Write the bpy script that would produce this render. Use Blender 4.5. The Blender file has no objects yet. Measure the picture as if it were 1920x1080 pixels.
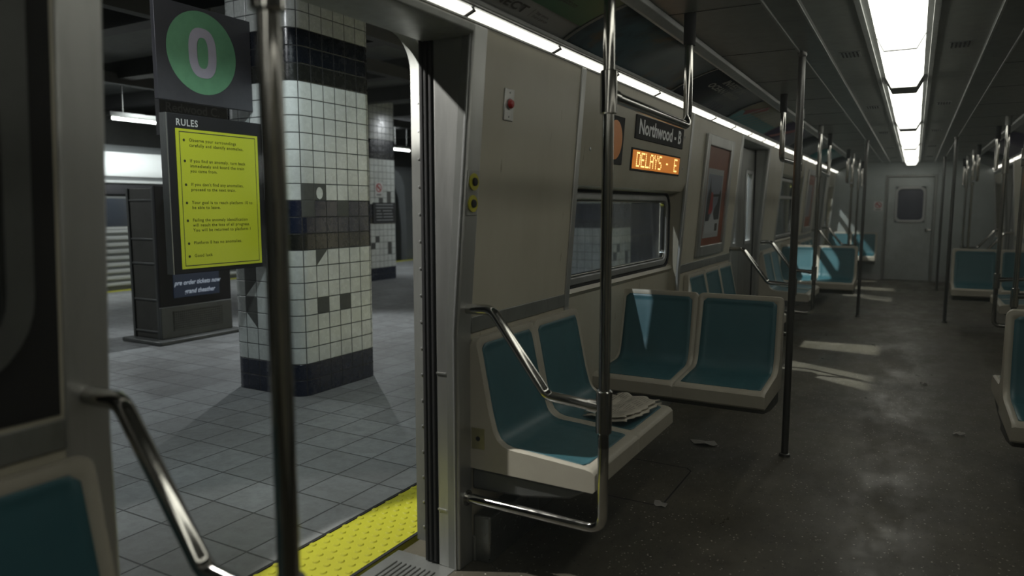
import bpy, bmesh, math, random
from mathutils import Vector, Matrix
random.seed(7)
PI = math.pi
SC = bpy.context.scene
COL = SC.collection

# ------------------------------------------------------------------ camera
cam_d = bpy.data.cameras.new('camera'); cam = bpy.data.objects.new('camera', cam_d); COL.objects.link(cam)
cam_d.sensor_width = 36.0; cam_d.lens = 1343.0 / 1920.0 * 36.0
cam.location = (0, 0, 1.35)
fw = Vector((-0.4852, 0.8670, -0.1131)).normalized()
cam.rotation_euler = fw.to_track_quat('-Z', 'Y').to_euler()
cam_d.clip_start = 0.02; cam_d.clip_end = 200
cam_d.dof.use_dof = True; cam_d.dof.focus_distance = 3.6; cam_d.dof.aperture_fstop = 1.8
SC.camera = cam

# ------------------------------------------------------------------ world, exposure
w = bpy.data.worlds.new('world'); SC.world = w; w.use_nodes = True
w.node_tree.nodes['Background'].inputs[0].default_value = (0.5, 0.6, 0.65, 1)
w.node_tree.nodes['Background'].inputs[1].default_value = 0.004
SC.view_settings.view_transform = 'Standard'
try: SC.view_settings.look = 'None'
except Exception: pass
SC.view_settings.exposure = 0.0; SC.view_settings.gamma = 1.0
SC.view_settings.use_curve_mapping = False
SC.cycles.use_denoising = True
SC.cycles.max_bounces = 8; SC.cycles.diffuse_bounces = 4; SC.cycles.glossy_bounces = 4
SC.cycles.transparent_max_bounces = 12; SC.cycles.sample_clamp_indirect = 4.0

def spot(name, loc, to, watts, ang=120, blend=0.15, r=0.03, col=(1, .98, .92)):
    d = bpy.data.lights.new(name, 'SPOT'); d.energy = watts; d.spot_size = math.radians(ang)
    d.spot_blend = blend; d.shadow_soft_size = r; d.color = col
    o = bpy.data.objects.new(name, d); COL.objects.link(o); o.location = loc
    o.rotation_euler = (Vector(to) - Vector(loc)).to_track_quat('-Z', 'Y').to_euler()
    return o
# platform lamps under the station ceiling (sharp patches through the doors and windows), plus added unseen fill spots
spot('platform_spot', (-2.18, 0.58, 3.18), (-1.50, 3.6, 1.2), 1500, 22)
spot('platform_spot', (-2.95, 1.36, 3.18), (-0.9, 2.1, 0.0), 430, 36)
spot('platform_spot', (-2.95, 1.36, 3.18), (-1.5, 1.2, 0.0), 55, 60)  # second, wider cone added at the same lamp to light the warning strip
spot('platform_spot', (-2.67, 7.52, 3.18), (-1.2, 7.4, 0.0), 1450, 84)
spot('platform_spot', (-2.67, 13.2, 3.18), (-1.0, 13.3, 0.0), 1150, 90)
spot('platform_spot', (-6.30, 6.8, 3.18), (-3.6, 3.6, 0.0), 330, 120, .5, .05, (.93, .98, 1))
spot('platform_spot', (-2.6, 2.3, 3.2), (-4.2, 3.6, 0.6), 105, 116, .6, .10, (.86, .98, 1))
spot('platform_spot', (-3.45, 1.2, 3.2), (-4.1, 3.1, 2.3), 150, 50, .6, .10, (.95, .98, 1))  # unseen spot added to brighten the green number sign
spot('platform_spot', (-9.0, 2.6, 3.2), (-8.0, 4.5, 0.0), 220, 140, .5, .10, (.93, .98, 1))  # unseen spots added for general platform light, this and the next two
spot('platform_spot', (-6.5, 12.8, 3.2), (-7.5, 12.0, 0.0), 150, 140, .5, .10, (.93, .98, 1))
spot('platform_spot', (-10.3, 11.9, 3.2), (-11.0, 14.0, 0.0), 200, 140, .5, .10, (.93, .98, 1))
spot('platform_spot', (-9.9, 6.9, 3.1), (-11.3, 7.2, 1.2), 480, 130, .8, .15, (.95, 1, 1))

# ------------------------------------------------------------------ materials
MATS = {}
def N(nt, t, **kw):
    n = nt.nodes.new(t)
    for k, v in kw.items(): setattr(n, k, v)
    return n
class Sh:
    """small node expression helper"""
    def __init__(s, name):
        s.m = bpy.data.materials.new(name); s.m.use_nodes = True
        s.nt = s.m.node_tree; s.b = s.nt.nodes['Principled BSDF']; s.L = s.nt.links.new
        MATS[name] = s.m
    def sock(s, node, i, v):
        if hasattr(v, 'default_value') or isinstance(v, bpy.types.NodeSocket): s.L(v, node.inputs[i])
        else:
            try: node.inputs[i].default_value = v
            except Exception: node.inputs[i].default_value = (*v, 1)
    def math(s, op, a, b=0.0, c=0.0, clamp=False):
        n = N(s.nt, 'ShaderNodeMath', operation=op); n.use_clamp = clamp
        s.sock(n, 0, a); s.sock(n, 1, b); s.sock(n, 2, c); return n.outputs[0]
    def obj(s, scale=(1, 1, 1)):
        t = N(s.nt, 'ShaderNodeTexCoord'); mp = N(s.nt, 'ShaderNodeMapping'); mp.inputs['Scale'].default_value = scale
        s.L(t.outputs['Object'], mp.inputs[0]); return mp.outputs[0]
    def world(s, scale=(1, 1, 1)):
        t = N(s.nt, 'ShaderNodeNewGeometry'); mp = N(s.nt, 'ShaderNodeMapping'); mp.inputs['Scale'].default_value = scale
        s.L(t.outputs['Position'], mp.inputs[0]); return mp.outputs[0]
    def noise(s, vec, scale=5, detail=5, rough=.6):
        n = N(s.nt, 'ShaderNodeTexNoise'); s.L(vec, n.inputs['Vector'])
        n.inputs['Scale'].default_value = scale; n.inputs['Detail'].default_value = detail
        n.inputs['Roughness'].default_value = rough; return n.outputs[0]
    def ramp(s, v, lo, hi, a=0.0, b=1.0):
        n = N(s.nt, 'ShaderNodeMapRange'); n.clamp = True; s.L(v, n.inputs[0])
        n.inputs[1].default_value = lo; n.inputs[2].default_value = hi
        n.inputs[3].default_value = a; n.inputs[4].default_value = b; return n.outputs[0]
    def mix(s, f, a, b, mode='MIX'):
        n = N(s.nt, 'ShaderNodeMix', data_type='RGBA', blend_type=mode)
        s.sock(n, 0, f)
        for i, v in ((6, a), (7, b)):
            if isinstance(v, (tuple, list)): n.inputs[i].default_value = (*v[:3], 1)
            else: s.L(v, n.inputs[i])
        return n.outputs[2]
    def bump(s, h, strength=.3, dist=.005):
        n = N(s.nt, 'ShaderNodeBump'); n.inputs['Strength'].default_value = strength
        n.inputs['Distance'].default_value = dist; s.L(h, n.inputs['Height']); s.L(n.outputs[0], s.b.inputs['Normal'])
    def base(s, c):
        s.sock(s.b, 'Base Color', c) if not isinstance(c, (tuple, list)) else setattr(s.b.inputs['Base Color'], 'default_value', (*c, 1))
    def rough(s, r): s.sock(s.b, 'Roughness', r)
    def metal(s, r): s.b.inputs['Metallic'].default_value = r

def grimy(name, col, rough=.5, metal=0.0, var=.35, scale=3, dark=None, streak=(1, 1, 1), bump=0.05, coat=0):
    s = Sh(name)
    v = s.world(streak); n1 = s.noise(v, scale, 8, .65); n2 = s.noise(v, scale * 9, 6, .7)
    d = dark or tuple(c * .45 for c in col)
    f = s.ramp(n1, .38, .72); f2 = s.ramp(n2, .55, .78, 0, .6)
    c = s.mix(s.math('MULTIPLY', f, var), col, d); c = s.mix(s.math('MULTIPLY', f2, var), c, d)
    s.base(c); s.metal(metal)
    s.rough(s.math('ADD', s.math('MULTIPLY', n2, .25), rough - .12))
    if bump: s.bump(n2, bump, .002)
    if coat: s.b.inputs['Coat Weight'].default_value = coat
    return s.m
def plain(name, col, rough=.5, metal=0.0):
    s = Sh(name); s.base(col); s.rough(rough); s.metal(metal); return s.m
def emit(name, col, st, base=(.6, .6, .6)):
    s = Sh(name); s.base(base); s.b.inputs['Emission Color'].default_value = (*col, 1)
    s.b.inputs['Emission Strength'].default_value = st; s.rough(.4); return s.m

beige = grimy('beige_laminate', (.43, .41, .33), .42, 0, .30, 1.6, (.24, .22, .16), (1, 1, .5))
# rust specks on the beige panels
def beige_specks():
    s = Sh('beige_panel'); v = s.world()
    n1 = s.noise(s.world((1, 1, .35)), 2.2, 8, .65); n2 = s.noise(v, 30, 6, .75); n3 = s.noise(s.world((1, 1, .25)), 24, 3, .5)
    c = s.mix(s.ramp(n1, .4, .75, 0, .45), (.45, .43, .35), (.28, .25, .18))
    c = s.mix(s.ramp(n3, .69, .74, 0, .55), c, (.16, .11, .06))
    s.base(c); s.rough(s.ramp(n2, .3, .8, .28, .5)); s.bump(n2, .04, .002); return s.m
beige2 = beige_specks()
steel = grimy('brushed_steel', (.50, .51, .50), .42, .85, .55, 2.5, (.26, .26, .24), (1, 1, .12))
steel_dark = grimy('worn_steel', (.30, .31, .30), .45, .7, .6, 3, (.12, .12, .10), (1, 1, .3))
chrome = grimy('polished_steel', (.40, .395, .375), .10, 1.0, .35, 4, (.24, .23, .20), bump=0)
pole_dark = grimy('dark_steel_pole', (.10, .10, .098), .34, .7, .4, 4, (.05, .05, .045), bump=0)
outer_m = grimy('outer_frame_metal', (.22, .23, .22), .6, .3, .6, 5, (.11, .11, .10), (1, 1, .3))
rubber = plain('black_rubber', (.008, .008, .009), .75)
black = plain('black_paint', (.009, .009, .011), .7)
rim = grimy('seat_shell_plastic', (.41, .39, .325), .42, 0, .35, 3, (.22, .19, .15))
pad = grimy('seat_pad_blue', (.036, .115, .138), .40, 0, .35, 2.5, (.022, .068, .085))
ceilm = grimy('ceiling_panel', (.17, .18, .165), .38, 0, .4, 1.5, (.14, .14, .13))
ceilr = grimy('ceiling_rail_metal', (.20, .21, .20), .35, .4, .4, 2)
ceil_stn = grimy('station_ceiling_concrete', (.09, .095, .09), .8, 0, .6, 1.2)
beam_m = grimy('station_beam', (.035, .036, .036), .7, 0, .5, 2)
glow = emit('ceiling_light_diffuser', (1, .995, .88), 2.9, (.8, .8, .8))
glow2 = emit('cove_light_diffuser', (1, .975, .86), 1.75, (.8, .8, .78))
tube_e = emit('tube_glow', (.95, 1, .93), 7)
frame_m = grimy('aluminium_trim', (.42, .43, .43), .42, .75, .4, 3)
endm = grimy('end_wall_laminate', (.37, .41, .41), .42, .1, .45, 1.4, (.16, .16, .14))
doorm = grimy('end_door_metal', (.42, .46, .46), .4, .35, .55, 2.2, (.2, .2, .18))
orange = grimy('poster_orange', (.21, .065, .032), .5, 0, .3, 4)
yellowp = plain('yellow_paper', (.50, .56, .02), .45)
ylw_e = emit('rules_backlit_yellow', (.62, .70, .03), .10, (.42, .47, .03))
white_p = grimy('white_print', (.55, .56, .55), .5, 0, .4, 6)
dark_sign = grimy('sign_black', (.010, .011, .012), .75, 0, .4, 8, (.04, .04, .04))
sign_grey = grimy('hanging_sign_grey', (.075, .075, .085), .42, .2, .4, 5)
green_p = grimy('sign_green', (.14, .34, .19), .6, 0, .5, 9, (.09, .23, .13))
lilac_w = grimy('sign_white', (.42, .40, .48), .5, 0, .4, 9, (.3, .28, .34))
yel_btn = plain('yellow_ring', (.42, .40, .015), .4)
red_p = plain('red_plastic', (.35, .012, .012), .3)
brass = grimy('lock_plate_metal', (.42, .40, .25), .38, .8, .5, 8)
paper = grimy('newsprint', (.50, .47, .40), .8, 0, .3, 30, (.35, .32, .26))
ink = plain('ink', (.05, .045, .04), .7)
yellow_t = grimy('tactile_yellow', (.40, .40, .018), .55, 0, .5, 3.5, (.33, .31, .02), bump=.15)
litter_m = plain('litter_paper', (.35, .34, .32), .8)
ad_green = plain('advert_green', (.03, .12, .055), .35)
ad_grey = plain('advert_grey', (.27, .27, .26), .5)
ad_dark = plain('advert_navy', (.012, .014, .026), .3)
ad_teal = plain('advert_teal', (.05, .22, .25), .35)
ad_cream = plain('advert_cream', (.30, .29, .22), .4)
ad_red = plain('advert_red', (.28, .03, .03), .4)
ad_purple = plain('advert_purple', (.06, .045, .10), .4)
ad_white = plain('advert_lettering', (.30, .30, .28), .5)
amber_bg = emit('display_amber_panel', (1.0, .30, .03), .42, (.1, .04, .01))
amber = emit('display_amber_dots', (1.0, .66, .20), 1.7)
train_m = grimy('train_steel', (.22, .24, .24), .34, .6, .4, 1.2, (.3, .31, .31), (1, .3, 1))
train_hi = grimy('train_roof_steel', (.66, .69, .68), .36, .25, .35, 1.5, streak=(1, .3, 1))
train_w = plain('train_window', (.03, .04, .055), .12)
kiosk_m = grimy('kiosk_grey', (.10, .105, .10), .5, .3, .5, 3)
kiosk_d = grimy('kiosk_side', (.06, .06, .052), .6, .2, .5, 4)
navy_scr = emit('kiosk_screen', (.02, .06, .16), .06, (.01, .02, .05))
scr_txt = emit('kiosk_screen_text', (.6, .7, .85), .30, (.3, .35, .4))
coin = grimy('heater_box_metal', (.28, .29, .28), .3, .9, .6, 4)
recess_shade_dark = plain('dark_void_and_shade', (.01, .01, .01), .8)

def landscape():
    s = Sh('advert_landscape'); v = s.world((1, 1, 1)); n = s.noise(v, 1.7, 5, .55); n2 = s.noise(v, 5, 6, .6)
    c = s.mix(s.ramp(n, .40, .52), (.02, .02, .022), (.07, .12, .15)); c = s.mix(s.ramp(n2, .54, .68, 0, .8), c, (.16, .085, .02))
    s.base(c); s.rough(.35); return s.m
ad_land = landscape()

def floor_mat():
    s = Sh('speckled_floor'); v = s.world()
    n1 = s.noise(v, 1.3, 8, .65); n2 = s.noise(s.world((1, .35, 1)), 7, 8, .7)
    c = s.mix(s.ramp(n1, .35, .7), (.100, .091, .066), (.042, .038, .028))
    c = s.mix(s.ramp(n2, .5, .75, 0, .6), c, (.035, .031, .027))
    vo = N(s.nt, 'ShaderNodeTexVoronoi'); vo.inputs['Scale'].default_value = 62; s.L(v, vo.inputs[0])
    wn = N(s.nt, 'ShaderNodeTexWhiteNoise'); s.L(vo.outputs['Position'], wn.inputs['Vector'])
    sz = s.math('MULTIPLY', wn.outputs[0], .30)
    k = s.math('LESS_THAN', vo.outputs['Distance'], s.math('SUBTRACT', sz, .035))
    k = s.math('MULTIPLY', k, s.math('GREATER_THAN', n2, .36))
    sepc = N(s.nt, 'ShaderNodeSeparateColor'); s.L(wn.outputs['Color'], sepc.inputs[0])
    spc = s.mix(s.math('GREATER_THAN', sepc.outputs[1], .6), (.42, .40, .34), (.015, .014, .013))
    c = s.mix(k, c, spc); s.base(c)
    sm = s.noise(s.world((1.0, .5, 1)), 2.4, 8, .75)
    s.rough(s.ramp(sm, .40, .66, .60, .26)); s.bump(n2, .12, .004); return s.m
floor_m = floor_mat()

def tile_floor():
    s = Sh('platform_tiles'); v = s.world(); sp = N(s.nt, 'ShaderNodeSeparateXYZ'); s.L(v, sp.inputs[0]); T = .265
    ux = s.math('DIVIDE', s.math('ADD', sp.outputs[0], 3.015), T); uy = s.math('DIVIDE', s.math('SUBTRACT', sp.outputs[1], 2.36), T)
    def edge(u):
        f = s.math('FRACT', u); return s.math('MINIMUM', f, s.math('SUBTRACT', 1.0, f))
    e = s.math('MINIMUM', edge(ux), edge(uy)); g = s.ramp(e, .010, .022)
    cb = N(s.nt, 'ShaderNodeCombineXYZ'); s.L(s.math('FLOOR', ux), cb.inputs[0]); s.L(s.math('FLOOR', uy), cb.inputs[1])
    wn = N(s.nt, 'ShaderNodeTexWhiteNoise'); s.L(cb.outputs[0], wn.inputs[0])
    n1 = s.noise(v, 1.2, 8, .7); n2 = s.noise(v, 14, 8, .75)
    c = s.mix(s.math('MULTIPLY', wn.outputs[0], .75), (.31, .325, .33), (.20, .205, .205))
    c = s.mix(s.ramp(n1, .38, .68, 0, .65), c, (.135, .135, .13)); c = s.mix(s.ramp(n2, .45, .75, 0, .5), c, (.13, .13, .125))
    c = s.mix(g, (.07, .07, .07), c); s.base(c); s.rough(s.ramp(n2, .3, .8, .34, .62))
    s.bump(s.math('ADD', g, s.math('MULTIPLY', n2, .25)), .35, .004); return s.m
ptile = tile_floor()

def column_tiles(name, missing):
    """UV.x = distance round the column (m), UV.y = height (m)"""
    s = Sh(name); tc = N(s.nt, 'ShaderNodeTexCoord'); sp = N(s.nt, 'ShaderNodeSeparateXYZ'); s.L(tc.outputs['UV'], sp.inputs[0]); T = .116
    ux = s.math('DIVIDE', sp.outputs[0], T); uy = s.math('DIVIDE', sp.outputs[1], T)
    fx, fy = s.math('FRACT', ux), s.math('FRACT', uy); ix, iy = s.math('FLOOR', ux), s.math('FLOOR', uy)
    e = s.math('MINIMUM', s.math('MINIMUM', fx, s.math('SUBTRACT', 1.0, fx)), s.math('MINIMUM', fy, s.math('SUBTRACT', 1.0, fy)))
    g = s.ramp(e, .018, .04)
    cb = N(s.nt, 'ShaderNodeCombineXYZ'); s.L(ix, cb.inputs[0]); s.L(iy, cb.inputs[1])
    wn = N(s.nt, 'ShaderNodeTexWhiteNoise'); s.L(cb.outputs[0], wn.inputs[0])
    v = s.world(); n1 = s.noise(v, 2.2, 8, .7); n2 = s.noise(v, 26, 6, .7)
    wh = s.mix(s.math('MULTIPLY', wn.outputs[0], .4), (.62, .66, .64), (.50, .53, .51))
    wh = s.mix(s.ramp(n1, .42, .72, 0, .5), wh, (.30, .31, .29)); wh = s.mix(s.ramp(n2, .66, .74, 0, .5), wh, (.2, .2, .18))
    nv = s.mix(s.math('MULTIPLY', wn.outputs[0], .5), (.008, .012, .028), (.012, .018, .036))
    ol = (.013, .014, .012)
    def ge(k): return s.math('GREATER_THAN', uy, float(k))
    def band(a, b): return s.math('MULTIPLY', ge(a), s.math('SUBTRACT', 1.0, ge(b)))
    c = s.mix(s.math('SUBTRACT', 1.0, ge(2)), wh, nv)
    c = s.mix(band(9, 10), c, ol); c = s.mix(band(10, 12), c, nv); c = s.mix(band(19, 20), c, ol); c = s.mix(band(20, 22), c, (.006, .008, .012))
    c = s.mix(ge(22), c, s.mix(0.5, wh, (.2, .21, .20)))  # white tiles above the top band greyed: shade put into the colour
    con = s.mix(n2, (.05, .054, .05), (.09, .094, .086)); miss = None
    for (i, j, kind) in missing:
        m = s.math('MULTIPLY', s.math('COMPARE', ix, float(i), .1), s.math('COMPARE', iy, float(j), .1))
        if kind == 1: m = s.math('MULTIPLY', m, s.math('GREATER_THAN', s.math('SUBTRACT', fy, fx), -.02))   # broken diagonally
        if kind == 2: m = s.math('MULTIPLY', m, s.math('GREATER_THAN', s.math('ADD', s.math('POWER', s.math('SUBTRACT', fx, .45), 2.0), s.math('MULTIPLY', .55, s.math('POWER', s.math('SUBTRACT', fy, .45), 2.0))), .075))
        if kind == 3: m = s.math('MULTIPLY', m, s.math('GREATER_THAN', s.math('ADD', fy, fx), 1.0))
        miss = m if miss is None else s.math('MAXIMUM', miss, m)
    c = s.mix(g, s.mix(s.math('MAXIMUM', s.math('MAXIMUM', s.math('SUBTRACT', 1.0, ge(2)), band(9, 12)), band(19, 22)), (.045, .05, .05), (.014, .015, .016)), c)
    if miss is not None: c = s.mix(miss, c, con)
    s.base(c)
    r = s.ramp(n2, .3, .8, .16, .4)
    if miss is not None: r = s.math('MAXIMUM', r, s.math('MULTIPLY', miss, .8))
    s.rough(s.math('MAXIMUM', r, s.math('MULTIPLY', s.math('SUBTRACT', 1.0, g), .7)))
    h = g if miss is None else s.math('SUBTRACT', g, s.math('MULTIPLY', miss, 1.2))
    s.bump(h, .5, .006); return s.m

def glass_mat(name, tint=(.75, .8, .85), dust=.10, gl=.25):
    s = Sh(name); nt = s.nt
    tr = N(nt, 'ShaderNodeBsdfTransparent'); tr.inputs[0].default_value = (*tint, 1)
    go = N(nt, 'ShaderNodeBsdfGlossy'); go.inputs['Roughness'].default_value = .08; go.inputs[0].default_value = (.9, .95, 1, 1)
    di = N(nt, 'ShaderNodeBsdfDiffuse'); di.inputs[0].default_value = (.32, .34, .38, 1)
    fr = N(nt, 'ShaderNodeLayerWeight')
    m1 = N(nt, 'ShaderNodeMixShader'); m2 = N(nt, 'ShaderNodeMixShader')
    s.L(s.math('ADD', s.math('MULTIPLY', s.math('POWER', fr.outputs[1], 4.0), .7), .05), m1.inputs[0]); s.L(tr.outputs[0], m1.inputs[1]); s.L(go.outputs[0], m1.inputs[2])
    n = s.noise(s.world((1, 1, .5)), 9, 6, .7)
    s.L(s.ramp(n, .3, .75, dust * .5, dust * 1.6), m2.inputs[0]); s.L(m1.outputs[0], m2.inputs[1]); s.L(di.outputs[0], m2.inputs[2])
    s.L(m2.outputs[0], nt.nodes['Material Output'].inputs[0]); nt.nodes.remove(s.b); return s.m
glass = glass_mat('window_glass', (.76, .80, .84), .17)
glass_c = glass_mat('clear_window_glass', (.82, .85, .85), .05)

# ------------------------------------------------------------------ mesh builder
class MB:
    def __init__(s): s.v = []; s.f = []; s.mi = []; s.uv = None
    def add(s, vs, fs, mi=0):
        o = len(s.v); s.v += [tuple(p) for p in vs]
        for f in fs: s.f.append(tuple(i + o for i in f)); s.mi.append(mi)
    def box(s, x0, x1, y0, y1, z0, z1, mi=0, M=None):
        vs = [Vector((x, y, z)) for x in (x0, x1) for y in (y0, y1) for z in (z0, z1)]
        if M: vs = [M @ p for p in vs]
        s.add(vs, [(0, 1, 3, 2), (4, 6, 7, 5), (0, 4, 5, 1), (2, 3, 7, 6), (0, 2, 6, 4), (1, 5, 7, 3)], mi); return s
    def prism(s, poly, axis, a, b, mi=0):
        """poly: list of 2D points; axis 'y' -> (x,z), 'x' -> (y,z), 'z' -> (x,y)"""
        def P(p, t): return {'y': (p[0], t, p[1]), 'x': (t, p[0], p[1]), 'z': (p[0], p[1], t)}[axis]
        n = len(poly); vs = [P(p, a) for p in poly] + [P(p, b) for p in poly]
        s.add(vs, [tuple(range(n)), tuple(range(2 * n - 1, n - 1, -1))] + [(i, (i + 1) % n, n + (i + 1) % n, n + i) for i in range(n)], mi); return s
    def tube(s, pts, r, seg=14, bend=.05, mi=0, caps=True):
        P = [Vector(p) for p in pts]; path = [P[0]]
        for i in range(1, len(P) - 1):
            a, b, c = P[i - 1], P[i], P[i + 1]; d1 = (a - b).normalized(); d2 = (c - b).normalized()
            ang = d1.angle(d2)
            if ang > PI - .02 or bend <= 0: path.append(b); continue
            t = min(bend / math.tan(ang / 2), (a - b).length * .45, (c - b).length * .45)
            p1 = b + d1 * t; p2 = b + d2 * t
            for k in range(9):
                q = k / 8; path.append(p1 * (1 - q) ** 2 + b * 2 * q * (1 - q) + p2 * q * q)
        path.append(P[-1]); t0 = (path[1] - path[0]).normalized()
        up = Vector((0, 0, 1)) if abs(t0.z) < .9 else Vector((1, 0, 0)); n = t0.cross(up).normalized(); rings = []
        for i, p in enumerate(path):
            t = (path[min(i + 1, len(path) - 1)] - path[max(i - 1, 0)]).normalized()
            n = (n - t * n.dot(t)).normalized(); bn = t.cross(n)
            rings.append([p + (n * math.cos(2 * PI * k / seg) + bn * math.sin(2 * PI * k / seg)) * r for k in range(seg)])
        vs = [q for rg in rings for q in rg]; fs = []
        for i in range(len(rings) - 1):
            for k in range(seg):
                k2 = (k + 1) % seg; fs.append((i * seg + k, i * seg + k2, (i + 1) * seg + k2, (i + 1) * seg + k))
        if caps: fs.append(tuple(range(seg - 1, -1, -1))); fs.append(tuple((len(rings) - 1) * seg + k for k in range(seg)))
        s.add(vs, fs, mi); return s
    def lathe(s, prof, c, axis='z', seg=20, mi=0):
        """prof: (radius, height) list along the axis from c"""
        vs = []; n = len(prof)
        for r, h in prof:
            for k in range(seg):
                a = 2 * PI * k / seg; x, y = r * math.cos(a), r * math.sin(a)
                vs.append({'z': (c[0] + x, c[1] + y, c[2] + h), 'x': (c[0] + h, c[1] + x, c[2] + y), 'y': (c[0] + x, c[1] + h, c[2] + y)}[axis])
        fs = [(i * seg + k, i * seg + (k + 1) % seg, (i + 1) * seg + (k + 1) % seg, (i + 1) * seg + k) for i in range(n - 1) for k in range(seg)]
        fs += [tuple(range(seg - 1, -1, -1)), tuple((n - 1) * seg + k for k in range(seg))]
        s.add(vs, fs, mi); return s
    def build(s, name, mats, parent=None, bevel=0.0, smooth=True, seg=2):
        me = bpy.data.meshes.new(name); me.from_pydata(s.v, [], s.f)
        if not isinstance(mats, (list, tuple)): mats = [mats]
        for m in mats: me.materials.append(m)
        for p, i in zip(me.polygons, s.mi): p.material_index = i
        bm = bmesh.new(); bm.from_mesh(me); bmesh.ops.recalc_face_normals(bm, faces=bm.faces); bm.to_mesh(me); bm.free()
        if smooth:
            for p in me.polygons: p.use_smooth = True
            me.set_sharp_from_angle(angle=math.radians(38))
        me.update(); o = bpy.data.objects.new(name, me); COL.objects.link(o)
        if parent is not None: o.parent = parent
        if bevel:
            b = o.modifiers.new('bevel', 'BEVEL'); b.width = bevel; b.segments = seg; b.limit_method = 'ANGLE'; b.angle_limit = math.radians(40)
        return o
def tag(o, label, cat, group=None, kind=None):
    o['label'] = label; o['category'] = cat
    if group: o['group'] = group
    if kind: o['kind'] = kind
    return o
def struct(o, label, cat='wall'):
    o['kind'] = 'structure'; o['label'] = label; o['category'] = cat; return o
def empty(name, label, cat, loc=(0, 0, 0), rz=0, group=None):
    o = bpy.data.objects.new(name, None); COL.objects.link(o); o.location = loc; o.rotation_euler = (0, 0, rz)
    o.empty_display_size = .1; tag(o, label, cat, group); return o
def relink(o, parent):            # parent with world geometry kept: empties sit at a base point, meshes are built in world space
    o.parent = parent; o.matrix_parent_inverse = (Matrix.Translation(parent.location) @ parent.rotation_euler.to_matrix().to_4x4()).inverted()
    return o
def copy_tree(o, parent=None):
    c = o.copy(); COL.objects.link(c); c.parent = parent
    for ch in list(o.children): copy_tree(ch, c)
    return c

def text2d(body, bold=0.0, align='LEFT', space=1.0, sx=1.0, shear=0.0):
    cu = bpy.data.curves.new('lettering', 'FONT'); cu.body = body; cu.size = 1; cu.align_x = align; cu.offset = bold; cu.space_character = space
    cu.shear = shear; cu.resolution_u = 3
    o = bpy.data.objects.new('lettering', cu); COL.objects.link(o)
    dg = bpy.context.evaluated_depsgraph_get(); me = bpy.data.meshes.new_from_object(o.evaluated_get(dg))
    vs = [(v.co.x * sx, v.co.y) for v in me.vertices]; fs = [tuple(p.vertices) for p in me.polygons]
    bpy.data.objects.remove(o); bpy.data.curves.remove(cu); bpy.data.meshes.remove(me)
    return vs, fs
def text_fit(body, w=None, h=None, **kw):
    """returns verts scaled so that the box is w wide / h high, origin at lower left of the box"""
    vs, fs = text2d(body, **kw); xs = [v[0] for v in vs]; ys = [v[1] for v in vs]
    x0, x1, y0, y1 = min(xs), max(xs), min(ys), max(ys)
    kx = w / (x1 - x0) if w else None; ky = h / (y1 - y0) if h else None
    kx = kx or ky; ky = ky or kx
    return [((a - x0) * kx, (b - y0) * ky) for a, b in vs], fs, (x1 - x0) * kx, (y1 - y0) * ky
def text_cap(body, cap, **kw):
    vs, fs = text2d(body, **kw); k = cap / .70
    return [(a * k, b * k) for a, b in vs], fs
def letters(mb, vf, fn, mi=0):
    mb.add([fn(a, b) for a, b in vf[0]], vf[1], mi)

# ------------------------------------------------------------------ car geometry constants
CX = -.09; A0 = 1.32; P = 5.68; Y0 = -4.0; Y1 = 14.95; ZT = 1.965; ZC = 2.15
def aw(z): return A0 - max(0.0, z - .9) * .074
def X(s, a): return CX + s * a
def wallpoly(s, z0, z1, outer=1.46):
    zs = [z0] + ([.9] if z0 < .9 < z1 else []) + [z1]
    return [(X(s, aw(z)), z) for z in zs] + [(X(s, outer), z1), (X(s, outer), z0)]
DO = [(.84 + k * P, 2.115 + k * P) for k in (-1, 0, 1, 2)]

struct(MB().box(X(-1, 1.60), X(1, 1.60), Y0, Y1 + .2, -.30, 0).build('floor', floor_m), 'dark brown speckled train floor with pale flecks and scuffs', 'floor')
struct(MB().box(X(-1, 1.70), X(1, 1.70), Y0 - .15, Y0, -.3, 2.5).build('wall_near', endm), 'grey end wall of the car behind the viewer')

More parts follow.
